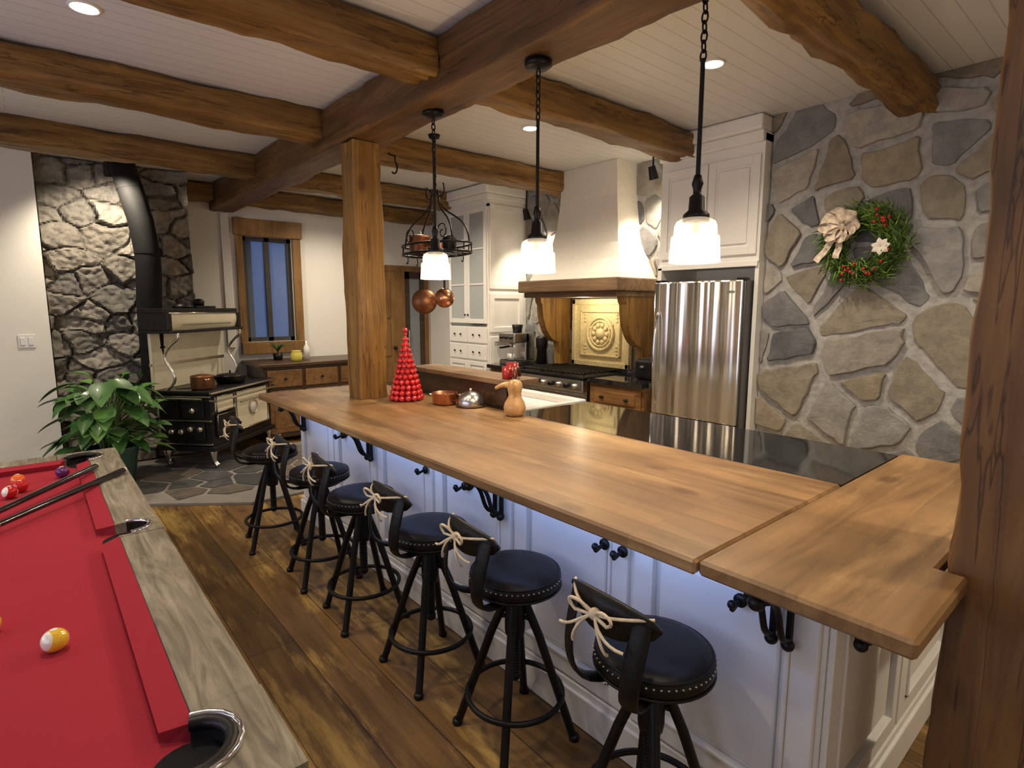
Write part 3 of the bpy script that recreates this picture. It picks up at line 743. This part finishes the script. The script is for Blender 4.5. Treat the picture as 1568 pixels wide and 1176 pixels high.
b.box(.012,.03,.12,.34,.52,.70,IRON,.008);b.box(.012,.03,.38,.54,.52,.70,IRON,.008);b.box(.012,.03,.12,.54,.3,.48,IRON,.008)
for y,z in ((.16,.42),(.26,.42),(.36,.39),(.46,.39),(.23,.6)): b.lathe([(0,-.03),(.02,-.03),(.03,-.015),(.028,0)],(.012,y,z),NICK,14,'X')
for z in (.27,.5,.735): b.box(.008,.03,.05,.6,z-.008,z+.008,NICK,.003)
b.tube([(-.03,.1,.72),(-.03,.55,.72)],.01,NICK)
for x in (.22,.52,.82):
    for y in (.18,.44): b.lathe([(0,.003),(.085,.003),(.088,0)],(x,y,.79),IRON,24);b.ring((x,y,.792),.088,.002,BLACK,24,5)
b.box(.0,1.10,.60,.63,.79,1.34,CREAM,.005)
b.box(.0,1.10,.595,.635,1.02,1.05,NICK)
b.box(-.06,1.1,.34,.66,1.34,1.37,IRON,.006);b.box(-.06,1.1,.40,.66,1.53,1.575,IRON,.006)
b.box(-.06,.0,.36,.66,1.37,1.53,IRON,.006);b.box(1.05,1.1,.36,.66,1.37,1.53,IRON,.006)
rows=[]
for k in range(9):
    t=radians(90*k/8);y=.40+.04-.06*sin(t+.6);z=1.37+.165*k/8
    rows.append([(.0,y,z),(1.05,y,z)])
b.strip(rows,CREAM,True);b.cyl((.15,.36,1.42),(.9,.36,1.42),.008,NICK);b.tube([(.0,.38,1.45),(.0,.38,1.53),(1.05,.38,1.53),(1.05,.38,1.37),(0,.38,1.37)],.007,NICK,8)
for x in (.04,1.04):
    b.tube(bez((x,.5,.79),(x,.25,.95),(x,.62,1.05),(x,.45,1.2))+bez((x,.45,1.2),(x,.40,1.27),(x,.3,1.28),(x,.36,1.345)),.014,NICK,8)
b.lathe([(0,.0),(.09,0),(.095,.02),(.05,.05),(0,.06)],(.35,.5,1.575),BLACK,20);b.box(.5,.8,.45,.6,1.576,1.60,IRON,.006)
b.lathe([(0,.0),(.05,0),(.055,.05),(.03,.07),(0,.075)],(.62,.52,1.60),BLACK,20)
b.T=Matrix.Identity(4)
pp=[(-6.50,.90,.79),(-6.49,.90,1.2),(-6.48,.90,1.6),(-6.47,.92,1.95),(-6.47,.92,2.1),(-6.49,.89,2.4),(-6.53,.83,2.7),(-6.57,.78,2.965)]
b.tube(pp,.108,PIPE,24)
for p,q in ((0,1),(3,4),(5,6)): b.tube([Vector(pp[q])-(Vector(pp[q])-Vector(pp[p])).normalized()*.01,Vector(pp[q])+(Vector(pp[q])-Vector(pp[p])).normalized()*.01],.112,PIPE,24)
b.done()
def W(x,y,z): return tuple(ST@Vector((x,y,z)))
b=MB('copper_stockpot');p=W(.17,.22,.795);b.lathe([(0,0),(.10,0),(.105,.01),(.105,.12),(.108,.125),(.1,.13),(.05,.14),(0,.142)],p,COPD,28);b.sph((p[0],p[1],p[2]+.15),.015,NICK,n=10)
b.tube([(p[0]+.1,p[1],p[2]+.1),(p[0]+.14,p[1],p[2]+.1),(p[0]+.14,p[1]+.03,p[2]+.1),(p[0]+.1,p[1]+.03,p[2]+.1)],.006,NICK);b.done()
b=MB('cast_iron_pan');p=W(.62,.22,.795);b.lathe([(0,0),(.13,0),(.15,.05),(.15,.07),(.155,.075),(.12,.09),(.05,.1),(0,.102)],p,BLACK,28);b.tube([(p[0],p[1]-.14,p[2]+.06),(p[0]-.02,p[1]-.2,p[2]+.07),(p[0]-.04,p[1]-.3,p[2]+.07)],.012,BLACK);b.ring((p[0],p[1],p[2]+.11),.02,.005,BLACK,12,6,'Y');b.done()

# ------------------------------------------------------------------ PLANT
b=MB('potted_plant');pc=Vector((-6.0,.46,0))
b.lathe([(0,.0),(.15,0),(.2,.3),(.215,.33),(.2,.34),(.185,.31),(0,.3)],(pc.x,pc.y,.028),POTG,28);b.lathe([(0,.32),(.187,.32)],(pc.x,pc.y,.02),SOIL,20)
rnd=random.Random(5)
for k in range(100):
    az=rnd.uniform(0,2*pi);rr=.05+.27*sqrt(rnd.random());hz=rnd.uniform(.45,1.06)-rr*.35
    base=pc+Vector((rnd.uniform(-.08,.08),rnd.uniform(-.08,.08),.34));tip=pc+Vector((rr*cos(az),rr*sin(az),hz))
    if tip.x< -6.45: tip.x=-6.45
    b.tube(bez(base,base+Vector((0,0,.2)),tip-Vector((.3*rr*cos(az),.3*rr*sin(az),-.02)),tip,6),.005,STEMM,5)
    d=Vector((cos(az),sin(az),rnd.uniform(-.7,.7))).normalized();ln=rnd.uniform(.17,.26);wd=ln*.38
    sd=d.cross(Vector((0,0,1))).normalized();up=sd.cross(d);rows=[]
    for i in range(8):
        t=i/7;c=tip+d*ln*t-Vector((0,0,.35*ln*t*t));w=wd*sin(pi*min(1,t*.93+.06))**.8*(1-.25*t)
        rows.append([c-sd*w+up*w*.25,c-sd*w*.5+up*w*.08,c,c+sd*w*.5+up*w*.08,c+sd*w+up*w*.25])
    b.strip(rows,LEAF if rnd.random()<.7 else LEAF2,True)
b.done(fix=False)
# ------------------------------------------------------------------ switch
b=MB('light_switch');x=-6.719;b.box(x,x+.008,-.03-.06,-.03+.06,1.22,1.34,PLAST,.003)
for dy in (-.028,.028): b.box(x+.008,x+.014,-.03+dy-.017,-.03+dy+.017,1.245,1.315,PLAST,.003)
b.done()
# ------------------------------------------------------------------ HUTCH
def cabdoor(b,x0,x1,z0,z1,y,mat=WHITE,glass=False,grid=(2,3),w=.05):
    b.box(x0,x0+w,y-.02,y,z0,z1,mat,.003);b.box(x1-w,x1,y-.02,y,z0,z1,mat,.003);b.box(x0+w,x1-w,y-.02,y,z0,z0+w,mat,.003);b.box(x0+w,x1-w,y-.02,y,z1-w,z1,mat,.003)
    if glass:
        b.box(x0+w,x1-w,y-.012,y-.008,z0+w,z1-w,CABGL)
        for i in range(1,grid[0]): 
            xx=x0+w+(x1-x0-2*w)*i/grid[0];b.box(xx-.008,xx+.008,y-.018,y,z0+w,z1-w,mat)
        for i in range(1,grid[1]): 
            zz=z0+w+(z1-z0-2*w)*i/grid[1];b.box(x0+w,x1-w,y-.018,y,zz-.008,zz+.008,mat)
    else:
        b.box(x0+w,x1-w,y-.008,y,z0+w,z1-w,mat);b.box(x0+w+.02,x1-w-.02,y-.018,y-.008,z0+w+.02,z1-w-.02,mat,.008)
b=MB('white_hutch')
hx0,hx1,hy0=-5.95,-5.16,4.02
b.box(hx0,hx1,hy0+.02,4.655,.06,1.36,WHITE)
b.box(hx0,hx0+.03,hy0+.02,4.655,1.36,2.75,WHITE);b.box(hx1-.03,hx1,hy0+.02,4.655,1.36,2.75,WHITE);b.box(hx0,hx1,4.63,4.655,1.36,2.75,WHITE);b.box(hx0,hx1,hy0+.02,4.655,2.72,2.80,WHITE)
for z in (1.75,2.15,2.5): b.box(hx0+.03,hx1-.03,hy0+.1,4.62,z,z+.02,WHITE)
mx=(hx0+hx1)/2
cabdoor(b,hx0+.02,mx-.003,1.40,2.72,hy0+.02,glass=True,grid=(1,3));cabdoor(b,mx+.003,hx1-.02,1.40,2.72,hy0+.02,glass=True,grid=(1,3))
for z0,z1 in ((1.17,1.36),(.97,1.15)):
    for xa,xb in ((hx0+.02,mx-.005),(mx+.005,hx1-.02)):
        b.box(xa,xb,hy0,hy0+.02,z0,z1,WHITE,.005)
        for q in (.33,.67): b.sph((xa+(xb-xa)*q,hy0-.01,(z0+z1)/2),.012,BLACK,n=8)
cabdoor(b,hx0+.02,mx-.003,.1,.95,hy0+.02);cabdoor(b,mx+.003,hx1-.02,.1,.95,hy0+.02)
b.sph((mx-.03,hy0-.01,1.5),.012,BLACK,n=8);b.sph((mx+.03,hy0-.01,1.5),.012,BLACK,n=8)
for z0,z1 in ((.1,1.25),(1.3,1.75),(1.8,2.75)):
    w=.06;ya,yb=hy0+.04,4.56;x=hx1
    for (p,q,r,s) in ((ya,ya+w,z0,z1),(yb-w,yb,z0,z1),(ya+w,yb-w,z0,z0+w),(ya+w,yb-w,z1-w,z1)): b.box(x,x+.014,p,q,r,s,WHITE,.003)
b.box(hx0-.03,hx1+.03,hy0-.02,4.59,2.80,2.86,WHITE,.01);b.box(hx0-.06,hx1+.06,hy0-.05,4.59,2.86,2.96,WHITE,.015)
b.box(hx0-.005,hx1+.005,hy0,4.65,0,.08,WHITE)
for k in range(7):
    b.lathe([(0,0),(.03,0),(.045,.08),(.042,.08),(0,.01)],(hx0+.12+.09*k,hy0+.3,[1.38,1.77,2.17][k%3]),CREAM if k%2 else WHITE,16)
b.done()
# ------------------------------------------------------------------ counter bases on back wall
b=MB('base_cabinet')
b.box(-5.10,-4.53,4.02,4.55,0,.90,WCAB);b.box(-5.12,-4.52,3.98,4.555,.90,.94,GRAN)
for xa,xb in ((-5.08,-4.83),(-4.81,-4.55)): cabdoor(b,xa,xb,.1,.66,4.02,WCAB);b.box(xa,xb,4.0,4.02,.69,.88,WCAB,.006);b.sph(((xa+xb)/2,3.99,.78),.014,BLACK,n=8)
b.done()
b=MB('base_cabinet')
b.box(-3.55,-2.93,4.0,4.55,0,.90,WCAB);b.box(-3.56,-2.925,3.96,4.555,.90,.94,GRAN)
for z0,z1 in ((.68,.87),(.42,.65),(.1,.39)):
    b.box(-3.53,-2.95,3.98,4.0,z0,z1,WCAB,.006);b.box(-3.47,-3.01,3.972,3.98,z0+.04,z1-.04,WCAB,.004)
    for x in (-3.38,-3.1): b.sph((x,3.965,(z0+z1)/2),.018,BLACK,(1.5,1,.8),n=8)
b.done()
b=MB('gas_range')
rx0,rx1=-4.505,-3.575
b.box(rx0,rx1,3.98,4.55,.06,.91,STEEL,.004);b.box(rx0,rx1,3.93,4.55,.91,.935,BLACK,.004);b.box(rx0,rx1,3.92,3.99,.79,.905,STEEL,.01)
b.box(rx0+.05,rx1-.05,3.96,3.985,.2,.72,STEEL,.006);b.box(rx0+.15,rx1-.15,3.955,3.96,.3,.6,GLASSB);b.cyl((rx0+.08,3.92,.73),(rx1-.08,3.92,.73),.013,STEEL)
for k in range(8): b.lathe([(0,-.04),(.022,-.04),(.026,0)],(rx0+.09+k*.107,3.92,.845),STEEL if k%2 else BLACK,14,'Y')
for i in range(3):
    xa=rx0+.03+i*.293
    for q in range(5): b.cyl((xa+.02+q*.06,3.97,.965),(xa+.02+q*.06,4.5,.965),.007,BLACK,6)
    for y in (3.98,4.24,4.49): b.cyl((xa,y,.96),(xa+.28,y,.96),.009,BLACK,6)
    for y in (4.12,4.38): b.lathe([(0,.02),(.04,.02),(.05,0)],(xa+.14,y,.935),BLACK,14)
    for xx in (xa+.005,xa+.275):
        for y in (3.98,4.49): b.cyl((xx,y,.935),(xx,y,.965),.007,BLACK,6)
for x in (rx0+.05,rx1-.05):
    for y in (4.03,4.5): b.cyl((x,y,0),(x,y,.07),.02,BLACK,8)
b.done()
b=MB('plaster_hood')
lv=[(1.86,-4.44,-3.26,4.02),(1.92,-4.42,-3.285,4.05),(2.05,-4.36,-3.36,4.14),(2.2,-4.31,-3.43,4.21),(2.4,-4.28,-3.48,4.26),(2.65,-4.265,-3.52,4.29),(H-.002,-4.255,-3.54,4.30)]
rows=[[(x0,4.598,z),(x0,y0,z),(x1,y0,z),(x1,4.598,z)] for z,x0,x1,y0 in lv]
b.strip(rows,HOODM,False,closed=True);b.add(rows[0],[(0,1,2,3)],HOODM);b.add(rows[-1],[(0,1,2,3)],HOODM);b.done()
b=MB('wood_mantel')
b.box(-4.52,-3.2,3.93,4.597,1.74,1.86,WMT,.012);b.box(-4.48,-3.24,3.98,4.597,1.69,1.74,WMT,.008)
for x in (-4.46,-3.35):
    poly=[(4.59,1.69),(4.12,1.69),(4.13,1.64)]+[(4.15+.25*(1-cos(t)),1.62-.40*sin(t)) for t in [radians(90)*k/10 for k in range(11)]]+[(4.42,.975),(4.59,.975)]
    b.prism(poly,x,x+.09,WP,fn=lambda a,c,z:(z,a,c))
b.done()
b=MB('medallion_panel')
b.box(-4.28,-3.50,4.53,4.56,.975,1.68,MEDAL,.006)
for (x0,x1,z0,z1) in ((-4.28,-4.23,.975,1.68),(-3.55,-3.50,.975,1.68),(-4.28,-3.50,1.62,1.68),(-4.28,-3.50,.975,1.03)): b.box(x0,x1,4.505,4.535,z0,z1,MEDAL,.008)
for (x0,x1,z0,z1) in ((-4.16,-4.14,1.08,1.56),(-3.64,-3.62,1.08,1.56),(-4.16,-3.62,1.54,1.56),(-4.16,-3.62,1.08,1.10)): b.box(x0,x1,4.505,4.535,z0,z1,MEDAL,.006)
mcx=-3.89
b.ring((mcx,4.52,1.32),.17,.018,MEDAL,36,8,'Y');b.ring((mcx,4.52,1.32),.13,.01,MEDAL,36,8,'Y');b.lathe([(0,-.035),(.05,-.03),(.06,0)],(mcx,4.53,1.32),MEDAL,20,'Y')
for k in range(10):
    t=2*pi*k/10;b.sph((mcx+.09*cos(t),4.52,1.32+.09*sin(t)),.026,MEDAL,(1,.7,1),10)
for sx in (-1,1):
    for sz in (-1,1):
        for q in range(5): b.sph((mcx+sx*(.215-.02*q*(q>2)),4.527,1.32+sz*(.20-.035*q)),.016,MEDAL,(1.3,.6,1),8)
b.done()
b=MB('espresso_machine');x=-4.9;y=4.22;z=.941
b.box(x-.14,x+.14,y-.12,y+.18,z,z+.05,STEEL,.008);b.box(x-.14,x+.14,y+.04,y+.18,z+.05,z+.36,STEEL,.012);b.box(x-.14,x+.14,y-.13,y+.1,z+.25,z+.36,STEEL,.012)
b.lathe([(0,0),(.035,0),(.035,.05),(0,.05)],(x,y-.06,z+.2),CHROME,18);b.cyl((x,y-.08,z+.21),(x,y-.22,z+.2),.012,BLACK);b.tube([(x+.11,y-.1,z+.25),(x+.13,y-.14,z+.18),(x+.12,y-.15,z+.1)],.006,CHROME)
b.lathe([(0,0),(.04,0),(.042,.07),(.038,.07),(0,.01)],(x,y-.06,z+.055),WHITE,16);b.lathe([(.0,0),(.05,0),(.065,.09),(0,.095)],(x-.05,y+.08,z+.36),BLACK,16)
for q in (-.08,0,.08): b.lathe([(0,-.02),(.016,-.02),(.018,0)],(x+q,y-.13,z+.31),BLACK,12,'Y')
b.box(x-.12,x+.12,y-.12,y+.03,z+.05,z+.055,BLACK)
b.done()
b=MB('coffee_grinder');x=-4.62;y=4.28;b.lathe([(0,0),(.06,0),(.055,.18),(.065,.2),(.07,.3),(.05,.33),(0,.33)],(x+.0,y+.1,.941),BLACK,20);b.box(x-.05,x+.05,y,y+.1,.941,.96,BLACK);b.done()
b=MB('toaster');b.box(-3.2,-2.98,4.2,4.5,.941,1.13,BLACK,.03);b.box(-3.15,-3.13,4.25,4.45,1.128,1.134,STEEL);b.box(-3.06,-3.04,4.25,4.45,1.128,1.134,STEEL);b.box(-3.12,-3.08,4.18,4.2,1.05,1.07,STEEL,.004);b.done()
# ------------------------------------------------------------------ FRIDGE
fx0,fx1,fy=-2.86,-2.09,4.0
b=MB('refrigerator')
b.box(fx0,fx1,fy+.06,4.655,.02,1.80,M('fridge_body',(.1,.1,.1),.4),.006)
b.box(fx0,fx1,fy,fy+.055,.70,1.80,FST,.012);b.box(fx0,fx1,fy,fy+.055,.08,.69,FST,.012);b.box(fx0+.02,fx1-.02,fy+.03,fy+.06,0,.08,BLACK)
b.tube(bez((fx0+.055,fy-.005,.80),(fx0+.055,fy-.07,.85),(fx0+.055,fy-.075,1.45),(fx0+.055,fy-.005,1.55),16),.014,CHROME,12)
b.tube(bez((fx0+.07,fy-.005,.62),(fx0+.15,fy-.07,.62),(fx1-.15,fy-.07,.62),(fx1-.07,fy-.005,.62),16),.013,CHROME,12)
b.box(fx0,fx0+.06,fy+.02,fy+.1,1.80,1.815,BLACK);b.box(fx1-.06,fx1,fy+.02,fy+.1,1.80,1.815,BLACK);b.box(fx1-.12,fx1-.06,fy-.002,fy,1.70,1.72,CHROME)
b.done()
b=MB('fridge_cabinet')
b.box(-2.92,-2.88,4.12,4.655,0,1.92,WHITE);b.box(-2.92,-2.05,4.14,4.655,1.92,2.84,WHITE)
cabdoor(b,-2.90,-2.49,1.99,2.70,4.14,w=.06);cabdoor(b,-2.48,-2.07,1.99,2.70,4.14,w=.06)
b.box(-2.93,-2.05,4.10,4.655,2.78,2.86,WHITE,.01);b.box(-2.95,-2.05,4.07,4.655,2.86,2.965,WHITE,.015)
b.box(-2.075,-2.045,4.14,4.655,0,1.92,WHITE);b.box(-2.92,-2.05,4.12,4.14,1.90,1.94,WHITE,.004)
b.done()

# ------------------------------------------------------------------ WREATH
b=MB('christmas_wreath');rnd=random.Random(9);cx,cz,yy=-1.37,1.995,4.14;WR=.185
for k in range(3000):
    t=rnd.uniform(0,2*pi);rr=WR+rnd.gauss(0,.03);ph=rnd.uniform(0,2*pi);q=.055*sqrt(rnd.random())
    p=Vector((cx+(rr+q*cos(ph))*cos(t),yy+q*sin(ph),cz+(rr+q*cos(ph))*sin(t)))
    d=(Vector((cos(t),0,sin(t)))*rnd.uniform(-.6,1.1)+Vector((-sin(t),0,cos(t)))*rnd.uniform(.2,1)+Vector((0,-rnd.uniform(0,.9),0))).normalized()
    ln=rnd.uniform(.03,.065);s=d.cross(Vector((rnd.uniform(-1,1),rnd.uniform(-1,1),rnd.uniform(-1,1)))).normalized()*.005
    e=p+d*ln;e.y=min(e.y,4.2)
    b.add([p-s,p+s,e+s*.3,e-s*.3],[(0,1,2,3)],PINE if rnd.random()<.5 else PINE2)
b.ring((cx,yy+.01,cz),WR,.035,PINE,40,8,'Y')
for (a,n_,sp) in ((55,9,.25),(250,7,.3),(330,2,.35),(290,4,.2)):
    for k in range(n_):
        t=radians(a)+rnd.gauss(0,sp*.6);rr=WR+rnd.gauss(0,.03);b.sph((cx+rr*cos(t),yy-.055-rnd.random()*.02,cz+rr*sin(t)),.010,REDB,n=8)
for t in (radians(265),radians(300),radians(45)):
    c=(cx+WR*cos(t),yy-.06,cz+WR*sin(t))
    for k in range(5): b.lathe([(0,0),(.024-.003*k,.005),(.0,.014)],(c[0],c[1]-.01*k+.02,c[2]),BROWN,9,'Y')
def flower(c,R,mat,n=7):
    for k in range(n):
        t=2*pi*k/n+rnd.random()*.4;d=Vector((cos(t),-.35,sin(t)));s=Vector((-sin(t),0,cos(t)));rows=[]
        for i in range(6):
            u=i/5;w=R*.33*sin(pi*min(1,u*.9+.08));p=Vector(c)+d*R*u+Vector((0,.3*R*u*u,0));rows.append([p-s*w,p+Vector((0,-.005,0)),p+s*w])
        b.strip(rows,mat,True)
    b.sph(c,R*.12,REDB,n=8)
flower((cx+.125,yy-.07,cz-.02),.055,BOWW)
bc=Vector((cx-.10,yy-.07,cz+.12))
def loop(c,ang,ln,wd):
    d=Vector((cos(ang),0,sin(ang)));s=Vector((-sin(ang),0,cos(ang)));rows=[]
    for i in range(13):
        u=i/12*2*pi;a=ln*.5*(1-cos(u));o=.03*sin(u)
        p=c+d*a+Vector((0,-abs(o)*.4-.02*sin(u/2),0))+s*o*1.2;w=wd*(.35+.65*sin(u/2))
        rows.append([p-s*w*.5+Vector((0,.012,0)),p,p+s*w*.5+Vector((0,-.012,0))])
    b.strip(rows,BOWM,True)
for a,l_ in ((20,.10),(70,.11),(120,.13),(165,.14),(205,.12),(250,.10),(310,.09)): loop(bc,radians(a),l_,.06)
for a,l_ in ((235,.26),(262,.2)):
    d=Vector((cos(radians(a)),0,sin(radians(a))));s=Vector((-d.z,0,d.x))
    b.strip([[bc+d*l_*i/8-s*.022+Vector((0,.012*sin(i*1.5),0)),bc+d*l_*i/8+s*.022+Vector((0,.012*sin(i*1.5)-.008,0))] for i in range(9)],BOWM,True)
b.sph(bc+Vector((0,-.02,0)),.022,BOWM,n=10)
b.done(fix=False)

# ------------------------------------------------------------------ COUNTER DECOR
b=MB('ornament_ball_tree');c=(-3.45,1.97)
rnd=random.Random(2);z=.951;lv=0
while lv<13:
    f=lv/12;R=.098*(1-f)+.004;r=.021*(1-f*.45);zz=z+.02+.0365*lv
    n_=max(1,int(2*pi*R/(2*r*.98)))
    for k in range(n_):
        t=2*pi*k/n_+lv*.5;b.sph((c[0]+R*cos(t),c[1]+R*sin(t),zz),r,RED,n=12)
    lv+=1
b.tube([(c[0],c[1],z),(c[0],c[1],z+.46)],[.085,.005],REDB,20);b.sph((c[0],c[1],z+.485),.018,RED,n=12);b.done()
b=MB('copper_saucepan');c=(-3.13,2.08,.951)
b.lathe([(0,0),(.075,0),(.085,.015),(.087,.075),(.09,.078),(.083,.078),(.08,.015),(0,.006)],c,COPPER,32)
for s in (-1,1): b.tube(bez((c[0]+s*.06,c[1]+s*.06,c[2]+.06),(c[0]+s*.09,c[1]+s*.06,c[2]+.07),(c[0]+s*.06,c[1]+s*.1,c[2]+.07),(c[0]+s*.055,c[1]+s*.07,c[2]+.06),8),.005,NICK,6)
b.done()
b=MB('glass_cloche');c=(-2.95,2.16,.951)
b.lathe([(0,0),(.095,0),(.1,.006),(.095,.012),(0,.012)],c,WDK,32)
b.lathe([(.088,.012),(.09,.03),(.083,.055),(.065,.08),(.035,.095),(0,.1)],c,STEEL,32);b.sph((c[0],c[1],c[2]+.108),.012,NICK,n=12);b.done()
b=MB('gourd_figurine');c=(-2.52,2.17,.951)
b.lathe([(0,0),(.045,.0),(.062,.02),(.068,.05),(.06,.08),(.045,.105),(.038,.125),(.042,.15),(.048,.175),(.042,.2),(.025,.215),(0,.22)],c,GOURD,28)
b.tube(bez((c[0]-.02,c[1]-.02,c[2]+.18),(c[0]-.06,c[1]-.05,c[2]+.2),(c[0]-.08,c[1]-.07,c[2]+.16),(c[0]-.09,c[1]-.08,c[2]+.165),8),[.022,.02,.018,.015,.013,.012,.011,.01,.007],GOURD,10);b.done()
MR=M('mug_red',(.3,.02,.02),.25)
for (x,y,s) in ((-2.86,2.44,1),(-2.78,2.33,.85)):
    b=MB('red_mug');b.lathe([(0,0),(.035*s,0),(.04*s,.005),(.042*s,.09*s),(.039*s,.09*s),(.036*s,.01),(0,.008)],(x,y,1.136),MR,24)
    b.tube(bez((x+.04*s,y,1.136+.075*s),(x+.075*s,y,1.136+.08*s),(x+.075*s,y,1.136+.02*s),(x+.04*s,y,1.136+.02*s),8),.006,MR,8);b.done()
b=MB('bronze_faucet');FB=M('bronze',(.12,.05,.035),.3,metal=.8)
x,y=-2.66,2.29
b.lathe([(0,0),(.028,0),(.028,.01),(.016,.02),(.014,.08),(0,.08)],(x,y,CT-.001),FB,16)
b.tube([(x,y,CT+.05),(x,y,CT+.2)]+bez((x,y,CT+.2),(x,y,CT+.28),(x-.08,y+.1,CT+.28),(x-.09,y+.12,CT+.2),10),.011,FB,10);b.cyl((x,y,CT+.07),(x+.06,y,CT+.1),.006,FB);b.done()

# ------------------------------------------------------------------ POT RACK
b=MB('iron_pot_rack');c=Vector((-4.05,2.62,2.03))
for dz in (0,.07):
    ps=[(c.x+.40*cos(t),c.y+.22*sin(t),c.z+dz) for t in [2*pi*k/36 for k in range(36)]];b.tube(ps,.009,BLACK,8,closed=True)
for k in range(-3,4): 
    w=.22*sqrt(max(0,1-(k*.11/.40)**2));b.cyl((c.x+k*.11,c.y-w,c.z),(c.x+k*.11,c.y+w,c.z),.005,BLACK,6)
for k in range(12):
    t=2*pi*k/12;p=(c.x+.40*cos(t),c.y+.22*sin(t));b.cyl((p[0],p[1],c.z),(p[0],p[1],c.z+.07),.005,BLACK,6)
for s in (-1,1):
    for q in (-1,1):
        b.tube(bez((c.x+s*.36,c.y+q*.08,c.z+.07),(c.x+s*.34,c.y+q*.08,c.z+.35),(c.x+s*.05,c.y,c.z+.25),(c.x+s*.05,c.y,c.z+.5),12),.007,BLACK,8)
    pts=[]
    for i in range(26):
        a=i/25*2.6*pi;r=.075*(1-i/30);pts.append((c.x+s*(.25-r*cos(a)),c.y-.1,c.z+.15+r*sin(a)))
    b.tube(pts,.005,BLACK,6)
b.ring((c.x,c.y,c.z+.5),.05,.007,BLACK,16,6)
z=c.z+.5;i=0
while z<H-.03:
    b.ring((c.x,c.y,z+.02),.02,.004,BLACK,10,6,'X' if i%2 else 'Y',sx=.6);z+=.034;i+=1
b.lathe([(0,0),(.05,0),(.04,-.025),(0,-.03)],(c.x,c.y,H),BLACK,16)
for s in (-1,0,1): b.tube(bez((c.x+s*.03,c.y,c.z+.48),(c.x+s*.12,c.y,c.z+.40),(c.x+s*.16,c.y,c.z+.5),(c.x+s*.12,c.y,c.z+.55),8),.006,BLACK,6)
hooks=[(-.30,.0),(-.12,-.20),(.12,-.2),(.30,-.12),(0.38,0)]
for hx,hy in hooks: b.tube([(c.x+hx,c.y+hy,c.z)]+bez((c.x+hx,c.y+hy,c.z-.02),(c.x+hx+.03,c.y+hy,c.z-.08),(c.x+hx-.01,c.y+hy,c.z-.1),(c.x+hx-.015,c.y+hy,c.z-.07),8),.004,BLACK,6)
b.lathe([(0,.0),(.09,0),(.095,.01),(.095,.14),(.1,.145),(.08,.16),(0,.17)],(c.x-.24,c.y,c.z+.01),COPD,24);b.sph((c.x-.24,c.y,c.z+.19),.015,NICK,n=8)
b.lathe([(0,0),(.07,0),(.085,.07),(.08,.07),(0,.01)],(c.x+.0,c.y-.02,c.z+.01),COPPER,24)
b.lathe([(0,0),(.05,0),(.06,.09),(.04,.12),(0,.12)],(c.x+.2,c.y,c.z+.01),BLACK,20)
def hpan(x,y,ztop,R,mat,face):
    b.cyl((x,y,ztop),(x,y,ztop-.22),.008,BLACK,8)
    n=Vector(face).normalized();m=Matrix.Translation((x,y,ztop-.22-R))@n.to_track_quat('Z','Y').to_matrix().to_4x4();b.T=m
    b.lathe([(0,0),(R*.85,0),(R,.05),(R*1.02,.052),(R*.97,.05),(R*.82,.006),(0,.005)],(0,0,-.02),mat,28);b.T=Matrix.Identity(4)
hpan(c.x+.12,c.y-.2,c.z-.07,.10,COPD,(-.7,.6,0));hpan(c.x+.30,c.y-.12,c.z-.07,.075,COPPER,(-.8,.5,0))
b.done()
b=MB('iron_hook');hx,hz=-4.12,BS;b.cyl((hx,2.3,hz+.01),(hx,2.3,hz-.04),.006,BLACK,8);b.tube(bez((hx,2.3,hz-.04),(hx+.06,2.3,hz-.08),(hx+.02,2.3,hz-.16),(hx-.05,2.3,hz-.11),10),.007,BLACK,8);b.cyl((hx,2.3,hz),(hx-.12,2.3,hz+.05),.006,BLACK,8);b.done()

# ------------------------------------------------------------------ WORLD + CAMERA
w=bpy.data.worlds.new('world');scn.world=w;w.use_nodes=True
bg=w.node_tree.nodes['Background'];bg.inputs[0].default_value=(.16,.30,.66,1);bg.inputs[1].default_value=.4
yaw,pitch,roll=radians(49.554),radians(7.837),radians(.108)
f=Vector((-sin(yaw)*cos(pitch),cos(yaw)*cos(pitch),-sin(pitch)));r=Vector((cos(yaw),sin(yaw),0));u=r.cross(f)
r2=r*cos(roll)+u*sin(roll);u2=-r*sin(roll)+u*cos(roll)
cam=bpy.data.cameras.new('camera');co=bpy.data.objects.new('camera',cam);scn.collection.objects.link(co)
mt=Matrix((r2,u2,-f)).transposed().to_4x4();mt.translation=Vector((0,0,1.6));co.matrix_world=mt
cam.sensor_width=36;cam.lens=862.73/1568*36;cam.clip_start=.02
scn.camera=co
